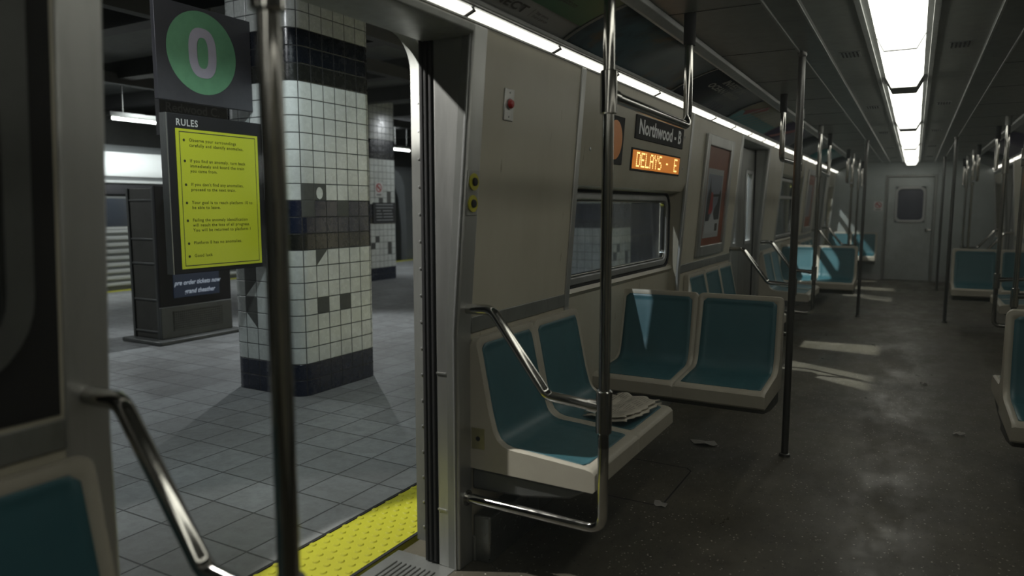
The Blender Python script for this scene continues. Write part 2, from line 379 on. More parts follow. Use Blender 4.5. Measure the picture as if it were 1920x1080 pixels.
# side walls ---------------------------------------------------------------
def window_unit(s, y0, y1, z0, z1, num, lab, transom=False):
    """framed pane set in the recess"""
    a = 1.40; e = empty('window_%d' % num, lab, 'window', (X(s, a), (y0 + y1) / 2, z0)); e['kind'] = 'structure'
    def rr(y0, y1, z0, z1, r, n=6):
        out = []
        for cy, cz, t0 in ((y1 - r, z1 - r, 0), (y0 + r, z1 - r, 90), (y0 + r, z0 + r, 180), (y1 - r, z0 + r, 270)):
            for k in range(n + 1):
                t = math.radians(t0 + 90 * k / n); out.append((cy + r * math.cos(t), cz + r * math.sin(t)))
        return out
    def ring(o, i, xa, xb, mb, mi=0):
        n = len(o); vs = [(xa, *p) for p in o] + [(xa, *p) for p in i] + [(xb, *p) for p in o] + [(xb, *p) for p in i]; fs = []
        for k in range(n):
            q = (k + 1) % n; fs += [(k, q, n + q, n + k), (2 * n + k, 3 * n + k, 3 * n + q, 2 * n + q), (n + k, n + q, 3 * n + q, 3 * n + k), (k, 2 * n + k, 2 * n + q, q)]
        mb.add(vs, fs, mi)
    m = MB(); ring(rr(y0, y1, z0, z1, .09), rr(y0 + .04, y1 - .04, z0 + .04, z1 - .04, .06), X(s, a - .022), X(s, a + .02), m)
    relink(m.build('window_frame', frame_m, bevel=.006), e)
    m = MB(); ring(rr(y0 + .04, y1 - .04, z0 + .04, z1 - .04, .06), rr(y0 + .052, y1 - .052, z0 + .052, z1 - .052, .05), X(s, a - .012), X(s, a + .02), m)
    relink(m.build('inner_bead', chrome, bevel=.004), e)
    m = MB(); ring(rr(y0 - .014, y1 + .014, z0 - .014, z1 + .014, .1), rr(y0, y1, z0, z1, .09), X(s, a - .03), X(s, a + .03), m)
    relink(m.build('gasket', rubber), e)
    if transom:
        relink(MB().box(X(s, a - .035), X(s, a + .02), y0 + .045, y1 - .045, z1 - .26, z1 - .225).build('transom_bar', frame_m, bevel=.004), e)
    relink(MB().prism(rr(y0 + .045, y1 - .045, z0 + .045, z1 - .045, .05), 'x', X(s, a), X(s, a + .004)).build('pane', glass_c if transom else glass), e)
    return e
wn_ = [0]
for s in (-1, 1):
    side = 'left' if s < 0 else 'right'; cav = side + ' side'
    wall = MB(); trimm = MB(); kick = MB(); rail = MB()
    secs = []
    for k in range(-1, 3):
        y0 = 2.115 + k * P; y1 = .84 + (k + 1) * P
        if k == 2: y1 = Y1
        secs.append((k, y0, y1))
    wall.prism(wallpoly(s, 0, ZT), 'y', Y0, DO[0][0])
    for k, y0, y1 in secs:
        pw = .09
        a, b, c, d = y0 + pw, y0 + .92, y0 + 2.755, y1 - pw
        if k == 2: b, c, d = y0 + .27, Y1 - .10, Y1
        wall.prism(wallpoly(s, 0, ZT), 'y', a, b)
        if c < d: wall.prism(wallpoly(s, 0, ZT), 'y', c, d)
        # window bay: header and lower panel
        zb = 1.50 if k in (-1, 0) else 1.78
        hp = wallpoly(s, zb, ZT, 1.44); hp.insert(0, (X(s, 1.40), zb - .07)); hp.insert(1, (X(s, aw(zb) + .03), zb - .05)); hp[-1] = (X(s, 1.44), zb - .07)
        wall.prism(hp, 'y', b, c)
        wall.prism([(X(s, 1.385), 0), (X(s, 1.385), .90), (X(s, 1.36), .925), (X(s, 1.37), .945), (X(s, 1.40), .955), (X(s, 1.44), .955), (X(s, 1.44), 0)], 'y', b, c)
        zt_w = zb - .07
        # side fillers of the window opening between sill and header
        wall.box(*sorted((X(s, 1.395), X(s, 1.44))), b, b + .05, .955, zt_w); wall.box(*sorted((X(s, 1.395), X(s, 1.44))), c - .05, c, .955, zt_w)
        if abs(k) < 9:
            wn_[0] += 1
            if s < 0: nm = {-1: 'side window of the bay behind the viewer', 0: 'large bright-framed side window under the amber destination display', 1: 'side window of the second bay, beyond the closed double doors', 2: 'last side window on the left beside the far end wall'}[k]
            else: nm = {-1: 'right side window behind the viewer', 0: 'right side window beside the nearest right seats', 1: 'right side window in the second bay beyond the right poles', 2: 'last right side window beside the far end wall'}[k]
            window_unit(s, b + .06 if k != 2 else b + .05, c - .06, .957, zt_w - .005, wn_[0], nm, k in (1, 2))
        # metal strips on panel joints and the chair rail
        def strip(y, wd=.022, z0=.0, z1=ZT):
            zs = [z0] + ([.9] if z0 < .9 < z1 else []) + [z1]
            trimm.prism([(X(s, aw(z) + .01), z) for z in zs] + [(X(s, aw(z) - .008), z) for z in reversed(zs)], 'y', y - wd, y + wd)
        strip(b); strip(c if k != 2 else c - .03)
        for (ya, yb) in ((a, b - .022), (c + .022, d)):
            if yb - ya > .1: rail.prism([(X(s, A0 + .01), .885), (X(s, A0 - .007), .885), (X(s, A0 - .007), .945), (X(s, aw(.945) + .01), .945)], 'y', ya, yb)
        kick.prism([(X(s, 1.40), 0), (X(s, A0 - .015), 0), (X(s, A0 - .015), .10), (X(s, 1.40), .10)], 'y', a, d)
    # above the doors
    for (d0, d1) in DO: wall.prism([(X(s, 1.47), 1.935), (X(s, 1.47), ZT), (X(s, aw(ZT)), ZT), (X(s, aw(1.935)), 1.935)], 'y', d0 - .09, d1 + .09)
    struct(wall.build('wall_' + side, beige2), 'beige panelled %s wall of the train car' % side)
    struct(trimm.build('trim_%d' % (1 if s < 0 else 2), steel, bevel=.003), 'grey metal strips on the %s wall panel joints' % side, 'trim')
    struct(rail.build('trim_%d' % (3 if s < 0 else 4), steel_dark, bevel=.003), 'grey metal chair rail above the %s wall seats' % side, 'trim')
    struct(kick.build('baseboard_' + side, steel_dark, bevel=.004), 'grey metal kick strip along the foot of the %s wall' % side, 'baseboard')

# doors --------------------------------------------------------------------
dn = [0]
def doorway(s, y0, y1, opened, lab):
    dn[0] += 1; e = empty('door_%d' % dn[0], lab, 'door', (X(s, 1.40), (y0 + y1) / 2, 0)); e['kind'] = 'structure'
    for side, ya, yb in ((0, y0 - .09, y0), (1, y1, y1 + .09)):
        # jamb post following the lean of the wall
        m = MB(); zs = [0, .9, ZT]
        m.prism([(X(s, aw(z) - .004), z) for z in zs] + [(X(s, 1.412), ZT), (X(s, 1.412), 0)], 'y', ya, yb)
        relink(m.build('jamb_post', steel, bevel=.006), e)
        inn = yb if side == 0 else ya; sg = 1 if side == 0 else -1
        if side == 1:
            m = MB(); m.prism([(X(s, aw(z) + .017), z) for z in zs] + [(X(s, aw(z) + .045), z) for z in reversed(zs)], 'y', inn - .0015, inn + .003)
            relink(m.build('jamb_channel', steel_dark), e)
            m = MB(); m.prism([(X(s, aw(z) + .008), z) for z in zs] + [(X(s, aw(z) + .016), z) for z in reversed(zs)], 'y', inn - .006, inn + .003)
            relink(m.build('jamb_bead', frame_m, bevel=.002), e)
        if opened:
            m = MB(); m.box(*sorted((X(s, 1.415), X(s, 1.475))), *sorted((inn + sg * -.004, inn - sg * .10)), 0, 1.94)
            relink(m.build('pocket_lining', recess_shade_dark), e)
            m = MB()
            for q in range(3): m.box(*sorted((X(s, 1.418 + q * .019), X(s, 1.430 + q * .019))), *sorted((inn - sg * .02, inn + sg * (.004 + .003 * (q % 2)))), .01, 1.93)
            relink(m.build('rubber_edge', rubber, bevel=.003), e)
            for zq in (.15, .75) if side == 0 else (.22, .74):
                relink(MB().box(*sorted((X(s, 1.370), X(s, 1.411))), *sorted((inn - .0005 * sg, inn + sg * .003)), zq, zq + .006).build('seam', steel), e)
        else:
            relink(MB().box(*sorted((X(s, 1.375), X(s, 1.45))), *sorted((inn, inn + sg * .02)), 0, 1.93).build('rubber_edge', rubber, bevel=.003), e)
    # door header box
    m = MB(); m.prism([(X(s, 1.455), 1.925), (X(s, 1.455), 1.962), (X(s, aw(1.95) - .006), 1.962), (X(s, aw(1.93) - .006), 1.935), (X(s, aw(1.92) + .02), 1.925)], 'y', y0 - .0, y1 + .0)
    relink(m.build('door_header', steel_dark, bevel=.004), e)
    if opened:
        # outer riveted frame plate with rounded upper corners
        a0, a1 = 1.545, 1.612; zt = 1.985; r = .13; n = 8; y0 -= .07; y1 += .125
        pts = [(y0 - .01, 0)] + [(y0 - .01 + r - r * math.cos(PI / 2 * k / n), zt - r + r * math.sin(PI / 2 * k / n)) for k in range(n + 1)] \
            + [(y1 + .01 - r + r * math.sin(PI / 2 * k / n), zt - r + r * math.cos(PI / 2 * k / n)) for k in range(n + 1)] + [(y1 + .01, 0)]
        out = []
        for (y, z) in pts:
            if z < .001: out.append((y + (-.14 if y < (y0 + y1) / 2 else .14), 0))
            else: out.append((y + (-.14 if y < (y0 + y1) / 2 else .14) if z < zt - .001 else y, z + (.12 if z > zt - r else 0)))
        m = MB(); k = len(pts); xa, xb = X(s, a0), X(s, a1)
        vs = [(xa, *p) for p in pts] + [(xa, *p) for p in out] + [(xb, *p) for p in pts] + [(xb, *p) for p in out]; fs = []
        for i in range(k - 1): fs += [(i, i + 1, k + i + 1, k + i), (2 * k + i, 3 * k + i, 3 * k + i + 1, 2 * k + i + 1), (i, 2 * k + i, 2 * k + i + 1, i + 1)]
        m.add(vs, fs); relink(m.build('outer_frame', outer_m), e)
        m = MB()
        for z in [0.06 + .105 * i for i in range(17)]:
            for yy, sg in ((y0 - .01, 1), (y1 + .01, -1)): m.lathe([(.0, 0), (.005, 0), (.004, sg * .0025), (.0, sg * .003)], (X(s, 1.578), yy, z), 'y', 8)
        relink(m.build('rivets', frame_m), e)
        y0 += .07; y1 -= .125
        # ribbed sill plate
        m = MB(); m.box(*sorted((X(s, 1.335), X(s, 1.618))), y0 - .02, y1 + .02, -.03, .002)
        for q in range(9): m.box(*sorted((X(s, 1.385 + q * .022), X(s, 1.396 + q * .022))), y0 + .06, y1 - .06, 0, .008)
        relink(m.build('sill_plate', steel_dark, bevel=.002), e)
        for z0_, z1_ in ((1.94, 2.2),): relink(MB().box(*sorted((X(s, 1.475), X(s, 1.54))), y0 - .1, y1 + .1, 2.035, 2.1).build('pocket_top', recess_shade_dark), e)
    else:
        ym = (y0 + y1) / 2; xa, xb = X(s, 1.385), X(s, 1.425)
        for li, (ya, yb) in enumerate(((y0 + .015, ym - .004), (ym + .004, y1 - .015))):
            m = MB(); wy0, wy1, wz0, wz1 = ya + (.11, .205)[li], yb - (.205, .14)[li], 1.0, 1.68
            m.box(*sorted((xa, xb)), ya, wy0, .02, 1.92); m.box(*sorted((xa, xb)), wy1, yb, .02, 1.92)
            m.box(*sorted((xa, xb)), wy0, wy1, .02, wz0); m.box(*sorted((xa, xb)), wy0, wy1, wz1, 1.92)
            lf = relink(m.build('door_leaf', steel_dark), e)
            m = MB()
            q0 = X(s, 1.372)
            for r_, w_ in ((0, .03),):
                m.box(*sorted((q0, xb)), wy0 - .03, wy0 + .01, wz0 - .03, wz1 + .03); m.box(*sorted((q0, xb)), wy1 - .01, wy1 + .03, wz0 - .03, wz1 + .03)
                m.box(*sorted((q0, xb)), wy0 + .01, wy1 - .01, wz0 - .03, wz0 + .01); m.box(*sorted((q0, xb)), wy0 + .01, wy1 - .01, wz1 - .01, wz1 + .03)
            relink(m.build('leaf_window_frame', frame_m, bevel=.006), e)
            relink(MB().box(*sorted((X(s, 1.40), X(s, 1.405))), wy0, wy1, wz0, wz1).build('pane', glass_c), e)
        relink(MB().box(*sorted((xa, xb)), ym - .004, ym + .004, .02, 1.92).build('centre_seal', rubber), e)
        relink(MB().box(*sorted((X(s, 1.335), X(s, 1.59))), y0, y1, -.03, .004).build('sill_plate', steel_dark), e)
        relink(MB().box(*sorted((X(s, 1.43), X(s, 1.465))), y0 - .09, y1 + .09, 1.93, 1.934).build('pocket_top', recess_shade_dark), e)
names = [('closed double doors on the left behind the viewer', 'closed double doors on the right behind the viewer'),
         ('open doorway onto the platform with riveted steel frame', 'closed double doors on the right opposite the open doorway'),
         ('closed grey double doors beyond the framed orange poster', 'closed right double doors beside the second pair of right seats'),
         ('last closed left doors before the far end wall', 'last closed right doors before the far end wall')]
for i, (d0, d1) in enumerate(DO):
    doorway(-1, d0, d1, i == 1, names[i][0])
    doorway(1, d0, d1, False, names[i][1])

# ------------------------------------------------------------------ ceiling, coves
def cove(t):                      # 0 bottom .. 1 top -> (a, z)
    p0, p1, p2 = Vector((1.215, 2.012)), Vector((1.115, 2.085)), Vector((.905, 2.135))
    q = p0 * (1 - t) ** 2 + p1 * 2 * t * (1 - t) + p2 * t * t; return q.x, q.y
cm = MB()
for s in (-1, 1):
    arc = [(X(s, a), z + .012) for a, z in (cove(t / 8) for t in range(9))]
    cm.prism([(X(s, 1.24), 2.03)] + arc + [(X(s, .86), ZC), (X(s, .86), ZC + .12), (X(s, 1.5), ZC + .12), (X(s, 1.5), 2.03)], 'y', Y0, Y1)
cm.box(X(-1, .87), X(1, .87), Y0, Y1, ZC, ZC + .12)
struct(cm.build('ceiling', ceilm), 'dark grey panelled train ceiling', 'ceiling')
for i, s in enumerate((-1, 1)):
    side = 'left' if s < 0 else 'right'
    m = MB(); x0, x1 = sorted((X(s, .47), X(s, .35)))
    m.box(x0, x1, Y0, Y1, ZC - .012, ZC + .01); m.box(*sorted((X(s, .475), X(s, .465))), Y0, Y1, ZC - .022, ZC + .01); m.box(*sorted((X(s, .355), X(s, .345))), Y0, Y1, ZC - .022, ZC + .01)
    struct(m.build('trim_%d' % (5 + i), ceilr, bevel=.003), 'long metal ceiling track holding the %s poles' % side, 'trim')
    m = MB(); m.prism([(X(s, .93), 2.125), (X(s, .90), 2.150), (X(s, .86), 2.150), (X(s, .865), 2.128), (X(s, .90), 2.112)], 'y', Y0, Y1)
    struct(m.build('trim_%d' % (7 + i), frame_m, bevel=.003), 'metal rail along the top of the %s advertising cards' % side, 'trim')
    m = MB(); m.prism([(X(s, 1.245), 2.0), (X(s, 1.205), 2.0), (X(s, 1.195), 2.02), (X(s, 1.21), 2.035), (X(s, 1.245), 2.035)], 'y', Y0, Y1)
    m.prism([(X(s, 1.20), 2.002), (X(s, 1.19), 2.004), (X(s, 1.185), 2.018), (X(s, 1.195), 2.02)], 'y', Y0, Y1)
    m.box(*sorted((X(s, 1.335), X(s, 1.228))), Y0, Y1, 2.012, 2.035)
    struct(m.build('trim_%d' % (9 + i), frame_m, bevel=.002), 'metal lip between the %s strip lights and the cards' % side, 'trim')
    # seams
    m = MB()
    for y in [Y0 + .4 + .95 * k for k in range(20)]: m.box(*sorted((X(s, .86), X(s, .478))), y, y + .005, ZC - .0012, ZC + .001)
    struct(m.build('trim_%d' % (11 + i), black), 'thin dark joints between the %s ceiling panels' % side, 'trim')

# centre ceiling lights -----------------------------------------------------
def ceiling_light(y0, y1, lab):
    e = empty('ceiling_light', lab, 'ceiling light', (-.103, (y0 + y1) / 2, ZC), 0, 'ceiling light units along the centre of the car')
    ym = (y0 + y1) / 2; x = -.103
    def hexp(w, h): return [(x - .104 - w, ZC), (x - .067 - w * .6, ZC - .07 - h), (x + .067 + w * .6, ZC - .07 - h), (x + .104 + w, ZC)]
    for a, b in ((y0 + .012, ym - .008), (ym + .008, y1 - .012)):
        relink(MB().prism(hexp(0, 0), 'y', a, b).build('diffuser', glow), e)
    for a, b in ((y0 - .004, y0 + .012), (ym - .008, ym + .008), (y1 - .012, y1 + .004)): relink(MB().prism(hexp(.003, .003), 'y', a, b).build('end_frame', frame_m), e)
ys = [(-2.75, -.30)] + [(0.0 + 2.70 * k - .02, 2.43 + 2.70 * k) for k in range(0, 6)]
ys = [(a, min(b, 14.7)) for a, b in ys if a < 14.2]
onames = ['behind the viewer', 'straight above the viewer', 'nearest in view, cut by the top of the picture', 'second in view from the top', 'third in view from the top', 'fourth in view from the top', 'last, above the far end door']
for (a, b), l in zip(ys, onames): ceiling_light(a, b, 'faceted white ceiling light unit, ' + l)
m = MB()
for x0, x1 in ((-.252, -.228), (.022, .046)): m.box(x0, x1, Y0, Y1, ZC - .018, ZC + .005)
m.box(-.228, .022, Y0, Y1, ZC - .003, ZC + .003)
struct(m.build('trim_13', ceilr, bevel=.002), 'channel framing the centre ceiling lights', 'trim')

# cove strip lights -----------------------------------------------------------
def cove_seg(s, y0, y1, lab, grp):
    o = MB().prism([(X(s, 1.312), 1.985), (X(s, 1.245), 1.978), (X(s, 1.212), 1.992), (X(s, 1.228), 2.012), (X(s, 1.312), 2.010)], 'y', y0 + .008, y1 - .008).build('strip_light', glow2)
    o.data.transform(Matrix.Translation((-X(s, 1.27), -(y0 + y1) / 2, -2.0))); o.location = (X(s, 1.27), (y0 + y1) / 2, 2.0)
    tag(o, lab, 'strip light', grp)
ordn = ['first', 'second', 'third', 'fourth', 'fifth', 'sixth', 'seventh', 'eighth', 'ninth', 'tenth', 'eleventh', 'twelfth']
spans = [(-9, -2.0, 'far behind the viewer'), (-2.0, .84, 'beside and behind the viewer'), (.84, 2.0, 'over the open doorway'), (2.0, 3.1, 'over the panel with the red emergency button'),
         (3.1, 4.87, 'over the Northwood sign and its window'), (4.87, 6.5, 'over the orange-bordered poster'), (6.5, 7.9, 'over the closed double doors'), (7.9, 10.6, 'over the second side window bay'),
         (10.6, 12.2, 'over the far poster'), (12.2, 20, 'over the last doors by the end wall')]
scount = {}
def strip_label(s, yc):
    for i, (a, b, l) in enumerate(spans):
        if a <= yc < b:
            k = scount.get((s, i), 0); scount[(s, i)] = k + 1
            if s < 0: return '%s strip light %s, counting away from the viewer' % (ordn[k], l)
            return '%s right-hand strip light %s' % (ordn[k], l.replace('over', 'opposite'))
for s in (-1, 1):
    y = 2.07 - .66 * 9; k = 0
    side = 'left' if s < 0 else 'right'
    while y < Y1 - .1:
        y1 = min(y + .66, Y1 - .02)
        cove_seg(s, y, y1, strip_label(s, (y + y1) / 2), 'strip lights above the %s wall' % side); y += .66
    # dark clips under the row
    m = MB(); m.box(*sorted((X(s, 1.245), X(s, 1.30))), Y0, Y1, 2.03, 2.035)
    m.prism([(X(s, 1.318), 1.962), (X(s, 1.232), 1.962), (X(s, 1.225), 1.972), (X(s, 1.318), 1.982)], 'y', Y0, Y1) if False else None
    m.box(*sorted((X(s, 1.33), X(s, 1.236))), Y0, Y1, 1.9655, 1.972)
    fin = MB()
    for q in range(27):
        if -3.9 < 2.07 - .66 * 9 + .66 * q < Y1 - .05: fin.prism([(X(s, 1.31), 1.980), (X(s, 1.243), 1.973), (X(s, 1.206), 1.988), (X(s, 1.225), 2.014), (X(s, 1.31), 2.014)], 'y', 2.07 - .66 * 9 + .66 * q - .0065, 2.07 - .66 * 9 + .66 * q + .0065)
    struct(fin.build('trim_%d' % (20 if s < 0 else 21), rubber), 'thin dark dividers between the %s strip lights' % side, 'trim')
    struct(m.build('trim_%d' % (14 if s < 0 else 15), steel_dark), 'dark ledge under the %s strip lights' % side, 'trim')

# advertising cards -----------------------------------------------------------
def card_surface(s, y0, y1, t0, t1, off, ny=2, shape=None):
    vs = []; fs = []; nt = 10
    for j in range(nt + 1):
        t = t0 + (t1 - t0) * j / nt
        a, z = cove(t)
        for i in range(ny): vs.append((X(s, a - off), y0 + (y1 - y0) * i / (ny - 1), z - off))
    for j in range(nt):
        for i in range(ny - 1): fs.append((j * ny + i, j * ny + i + 1, (j + 1) * ny + i + 1, (j + 1) * ny + i))
    return vs, fs
LC = .345
def on_card(s, y0, off=.006):
    def fn(a, b):
        aa, z = cove(max(0, min(1, b / LC))); return (X(s, aa - off), y0 + a, z - off)
    return fn
def card(s, y0, y1, mat_, lab):
    e = empty('advertising_card', lab, 'advertising card', (X(s, 1.1), (y0 + y1) / 2, 2.07))
    m = MB(); m.add(*card_surface(s, y0 + .012, y1 - .012, .03, .97, .001)); 
    o = relink(m.build('card_face', mat_), e)
    sd = o.modifiers.new('thickness', 'SOLIDIFY'); sd.thickness = .0015
    for yy in (y0 + .006, y1 - .006):
        m = MB(); m.add(*card_surface(s, yy - .005, yy + .005, .0, 1.0, .0045))
        o = relink(m.build('card_end_strip', ceilr), e); sd = o.modifiers.new('thickness', 'SOLIDIFY'); sd.thickness = .003
    return e
def deco(e, fnm, polys, name, mat_):
    m = MB()
    for poly in polys:
        m.add([fnm(a, b) for a, b in poly], [tuple(range(len(poly)))])
    return relink(m.build(name, mat_, smooth=False), e)
def subq(a0, a1, b0, b1, n=8):     # strip of small quads so that it follows the curve
    out = []
    for k in range(n):
        c0 = b0 + (b1 - b0) * k / n; c1 = b0 + (b1 - b0) * (k + 1) / n; out.append([(a0, c0), (a1, c0), (a1, c1), (a0, c1)])
    return out
c1 = card(-1, 1.22, 2.72, ad_grey, 'grey and green advertising card with big black lettering above the open doorway')
f = on_card(-1, 1.22)
deco(c1, f, subq(.02, 1.48, .138, .333), 'green_field', ad_green)
m = MB(); vf = text_fit('CONNECT', w=.40, h=.046, bold=.035, space=1.05); letters(m, vf[:2], lambda a, b: f(a + .705, b + .064)); relink(m.build('lettering', ink, smooth=False), c1)
m = MB(); m.add([f(*p) for p in ((1.140, .062), (1.143, .062), (1.143, .113), (1.140, .113))], [(0, 1, 2, 3)])
for i, l in enumerate(('Stay aware,', 'Every person')):
    vf = text_cap(l, .0155, bold=.01); letters(m, vf, lambda a, b: f(a + 1.165, b + .092 - i * .024))
relink(m.build('small_print', ink, smooth=False), c1)
m = MB(); vf = text_cap('platform', .026, bold=.01); letters(m, vf, lambda a, b: on_card(-1, 1.22, .009)(a + 1.17, b + .20)); relink(m.build('dark_lettering', ink, smooth=False), c1)
c2 = card(-1, 2.72, 4.20, ad_land, 'dark landscape advertising card with blue cloud, first beyond the green card')
f = on_card(-1, 2.68)
c3 = card(-1, 4.20, 5.62, ad_dark, 'black advertising card with small white lettering')
f3 = on_card(-1, 4.20)
for i, l in enumerate(('INVEST IN', 'OCEAN BIRGER')):
    m = MB()
    vf = text_fit(l, w=(.50, .74)[i], h=.048, bold=.03); letters(m, vf[:2], lambda a, b: f3(a + .29 + .10 * (1 - i), b + .262 - i * .068))
    relink(m.build('lettering', ad_white, smooth=False), c3)
deco(c3, f3, [[(a, .04), (a + .015, .04), (a + .015, .12), (a, .12)] for a in (.75, .78, .82, .85, .90, .93, .98, 1.02)], 'faint_marks', ad_purple)
c4 = card(-1, 5.62, 7.10, ad_cream, 'cream, teal and red curved-line advertising card')
f4 = on_card(-1, 5.62)
deco(c4, f4, subq(.03, 1.45, .02, .17), 'teal_field', ad_teal)
deco(c4, f4, [[(.10, .18), (.20, .13), (.46, .27), (.36, .31)]], 'red_shape', ad_red)
deco(c4, on_card(-1, 5.62, .0075), [[(.1 + .13 * k, .03), (.12 + .13 * k, .03), (.34 + .15 * k, .28), (.30 + .15 * k, .28)] for k in range(8)], 'white_line', ad_white)
c5 = card(-1, 7.10, 8.60, ad_purple, 'dark purple advertising card half hidden behind the overhead pole')
deco(c5, on_card(-1, 7.10), [[(.2, .05), (.35, .05), (.8, .3), (.6, .3)]], 'red_shape', ad_red)
c6 = card(-1, 8.60, 10.40, ad_dark, 'fifth dark advertising card along the left cove, before the teal-edged one')
c7 = card(-1, 10.40, 12.28, ad_teal, 'teal advertising card far along the left cove')
c8 = card(-1, 12.28, 14.9, ad_dark, 'farthest left advertising card next to the end wall')
for k, (a, b, mm, l) in enumerate(((6.0, 9.1, ad_dark, 'dark right cove card nearest in view'), (9.1, 12.1, ad_purple, 'middle right cove card'), (12.1, 14.9, ad_dark, 'farthest right cove card beside the end wall'))):
    card(1, a, b, mm, l + ', opposite the left advertising row')

# ceiling vents ---------------------------------------------------------------
def vent(x, y, lab):
    e = empty('ceiling_vent', lab, 'vent', (x, y, ZC), 0)
    relink(MB().box(x - .05, x + .05, y - .075, y + .075, ZC - .003, ZC + .001).build('vent_plate', ceilr), e)
    m = MB()
    for i in range(5):
        for j in (-1, 1): m.box(x - .04 + .018 * i, x - .032 + .018 * i, y + j * .036 - .028, y + j * .036 + .028, ZC - .006, ZC - .002)
    relink(m.build('slats', black), e)
vl = ['nearest', 'second', 'third', 'fourth', 'farthest']
for i, y in enumerate((4.28, 6.6, 8.9, 11.2, 13.5)):
    vent(-.345, y, 'small slotted ceiling vent left of the centre lights, %s from the viewer' % vl[i])
    vent(.150, y, 'small slotted ceiling vent right of the centre lights, %s from the viewer' % vl[i])

# ------------------------------------------------------------------ far end wall and door
ew = MB(); dx0, dx1 = -.447, .268
ew.box(X(-1, 1.62), dx0 - .02, Y1, Y1 + .15, 0, 2.3); ew.box(dx1 + .02, X(1, 1.62), Y1, Y1 + .15, 0, 2.3); ew.box(dx0 - .02, dx1 + .02, Y1, Y1 + .15, 1.88, 2.3)
ew.box(dx0 - .1, dx1 + .1, Y1 + .12, Y1 + .16, 0, 1.9)
struct(ew.build('wall_far', endm), 'grey laminate end wall around the end door')
m = MB(); m.box(dx0 - .055, dx0 - .012, Y1 - .012, Y1 + .02, 0, 1.92); m.box(dx1 + .012, dx1 + .055, Y1 - .012, Y1 + .02, 0, 1.92); m.box(dx0 - .012, dx1 + .012, Y1 - .012, Y1 + .02, 1.882, 1.92)
struct(m.build('trim_16', steel_dark, bevel=.004), 'metal frame round the end door', 'trim')
m = MB(); m.box(X(-1, 1.3), dx0 - .06, Y1 - .015, Y1, 0, .10); m.box(dx1 + .06, X(1, 1.3), Y1 - .015, Y1, 0, .10)
struct(m.build('baseboard_far', frame_m), 'pale metal kick strip at the foot of the end wall', 'baseboard')
e = empty('door_9', 'grey metal end door with a rounded dark window and handle', 'door', ((dx0 + dx1) / 2, Y1, 0)); e['kind'] = 'structure'
wx0, wx1, wz0, wz1 = -.335, .165, 1.055, 1.715
m = MB(); ya, yb = Y1 + .02, Y1 + .06
m.box(dx0, wx0, ya, yb, .01, 1.875); m.box(wx1, dx1, ya, yb, .01, 1.875); m.box(wx0, wx1, ya, yb, .01, wz0); m.box(wx0, wx1, ya, yb, wz1, 1.875)
relink(m.build('door_leaf', doorm), e)
def rrect(x0, x1, z0, z1, r, n=6):
    out = []
    for cx, cz, t0 in ((x1 - r, z1 - r, 0), (x0 + r, z1 - r, 90), (x0 + r, z0 + r, 180), (x1 - r, z0 + r, 270)):
        for k in range(n + 1):
            t = math.radians(t0 + 90 * k / n); out.append((cx + r * math.cos(t), cz + r * math.sin(t)))
    return out
def ring_y(o, i, ya, yb, mb):
    n = len(o); vs = [(p[0], ya, p[1]) for p in o] + [(p[0], ya, p[1]) for p in i] + [(p[0], yb, p[1]) for p in o] + [(p[0], yb, p[1]) for p in i]; fs = []
    for k in range(n):
        q = (k + 1) % n; fs += [(k, q, n + q, n + k), (2 * n + k, 3 * n + k, 3 * n + q, 2 * n + q), (n + k, n + q, 3 * n + q, 3 * n + k), (k, 2 * n + k, 2 * n + q, q)]
    mb.add(vs, fs)
m = MB(); ring_y(rrect(wx0 - .0, wx1 + .0, wz0 - .0, wz1 + .0, .11), rrect(wx0 + .05, wx1 - .05, wz0 + .05, wz1 - .05, .07), Y1 + .005, Y1 + .06, m)
relink(m.build('window_frame', frame_m, bevel=.006), e)
m = MB(); m.box(wx0 + .02, wx1 - .02, Y1 + .035, Y1 + .04, wz0 + .02, wz1 - .02); relink(m.build('pane', plain('end_window_glass', (.045, .045, .075), .15)), e)
m = MB(); m.lathe([(0, 0), (.03, 0), (.03, -.02), (.0, -.02)], (.20, Y1 + .02, .93), 'y', 16); m.tube([(.20, Y1 + .01, .93), (.20, Y1 - .04, .93), (.27, Y1 - .045, .93)], .012, 10, .015)
relink(m.build('door_handle', chrome), e)

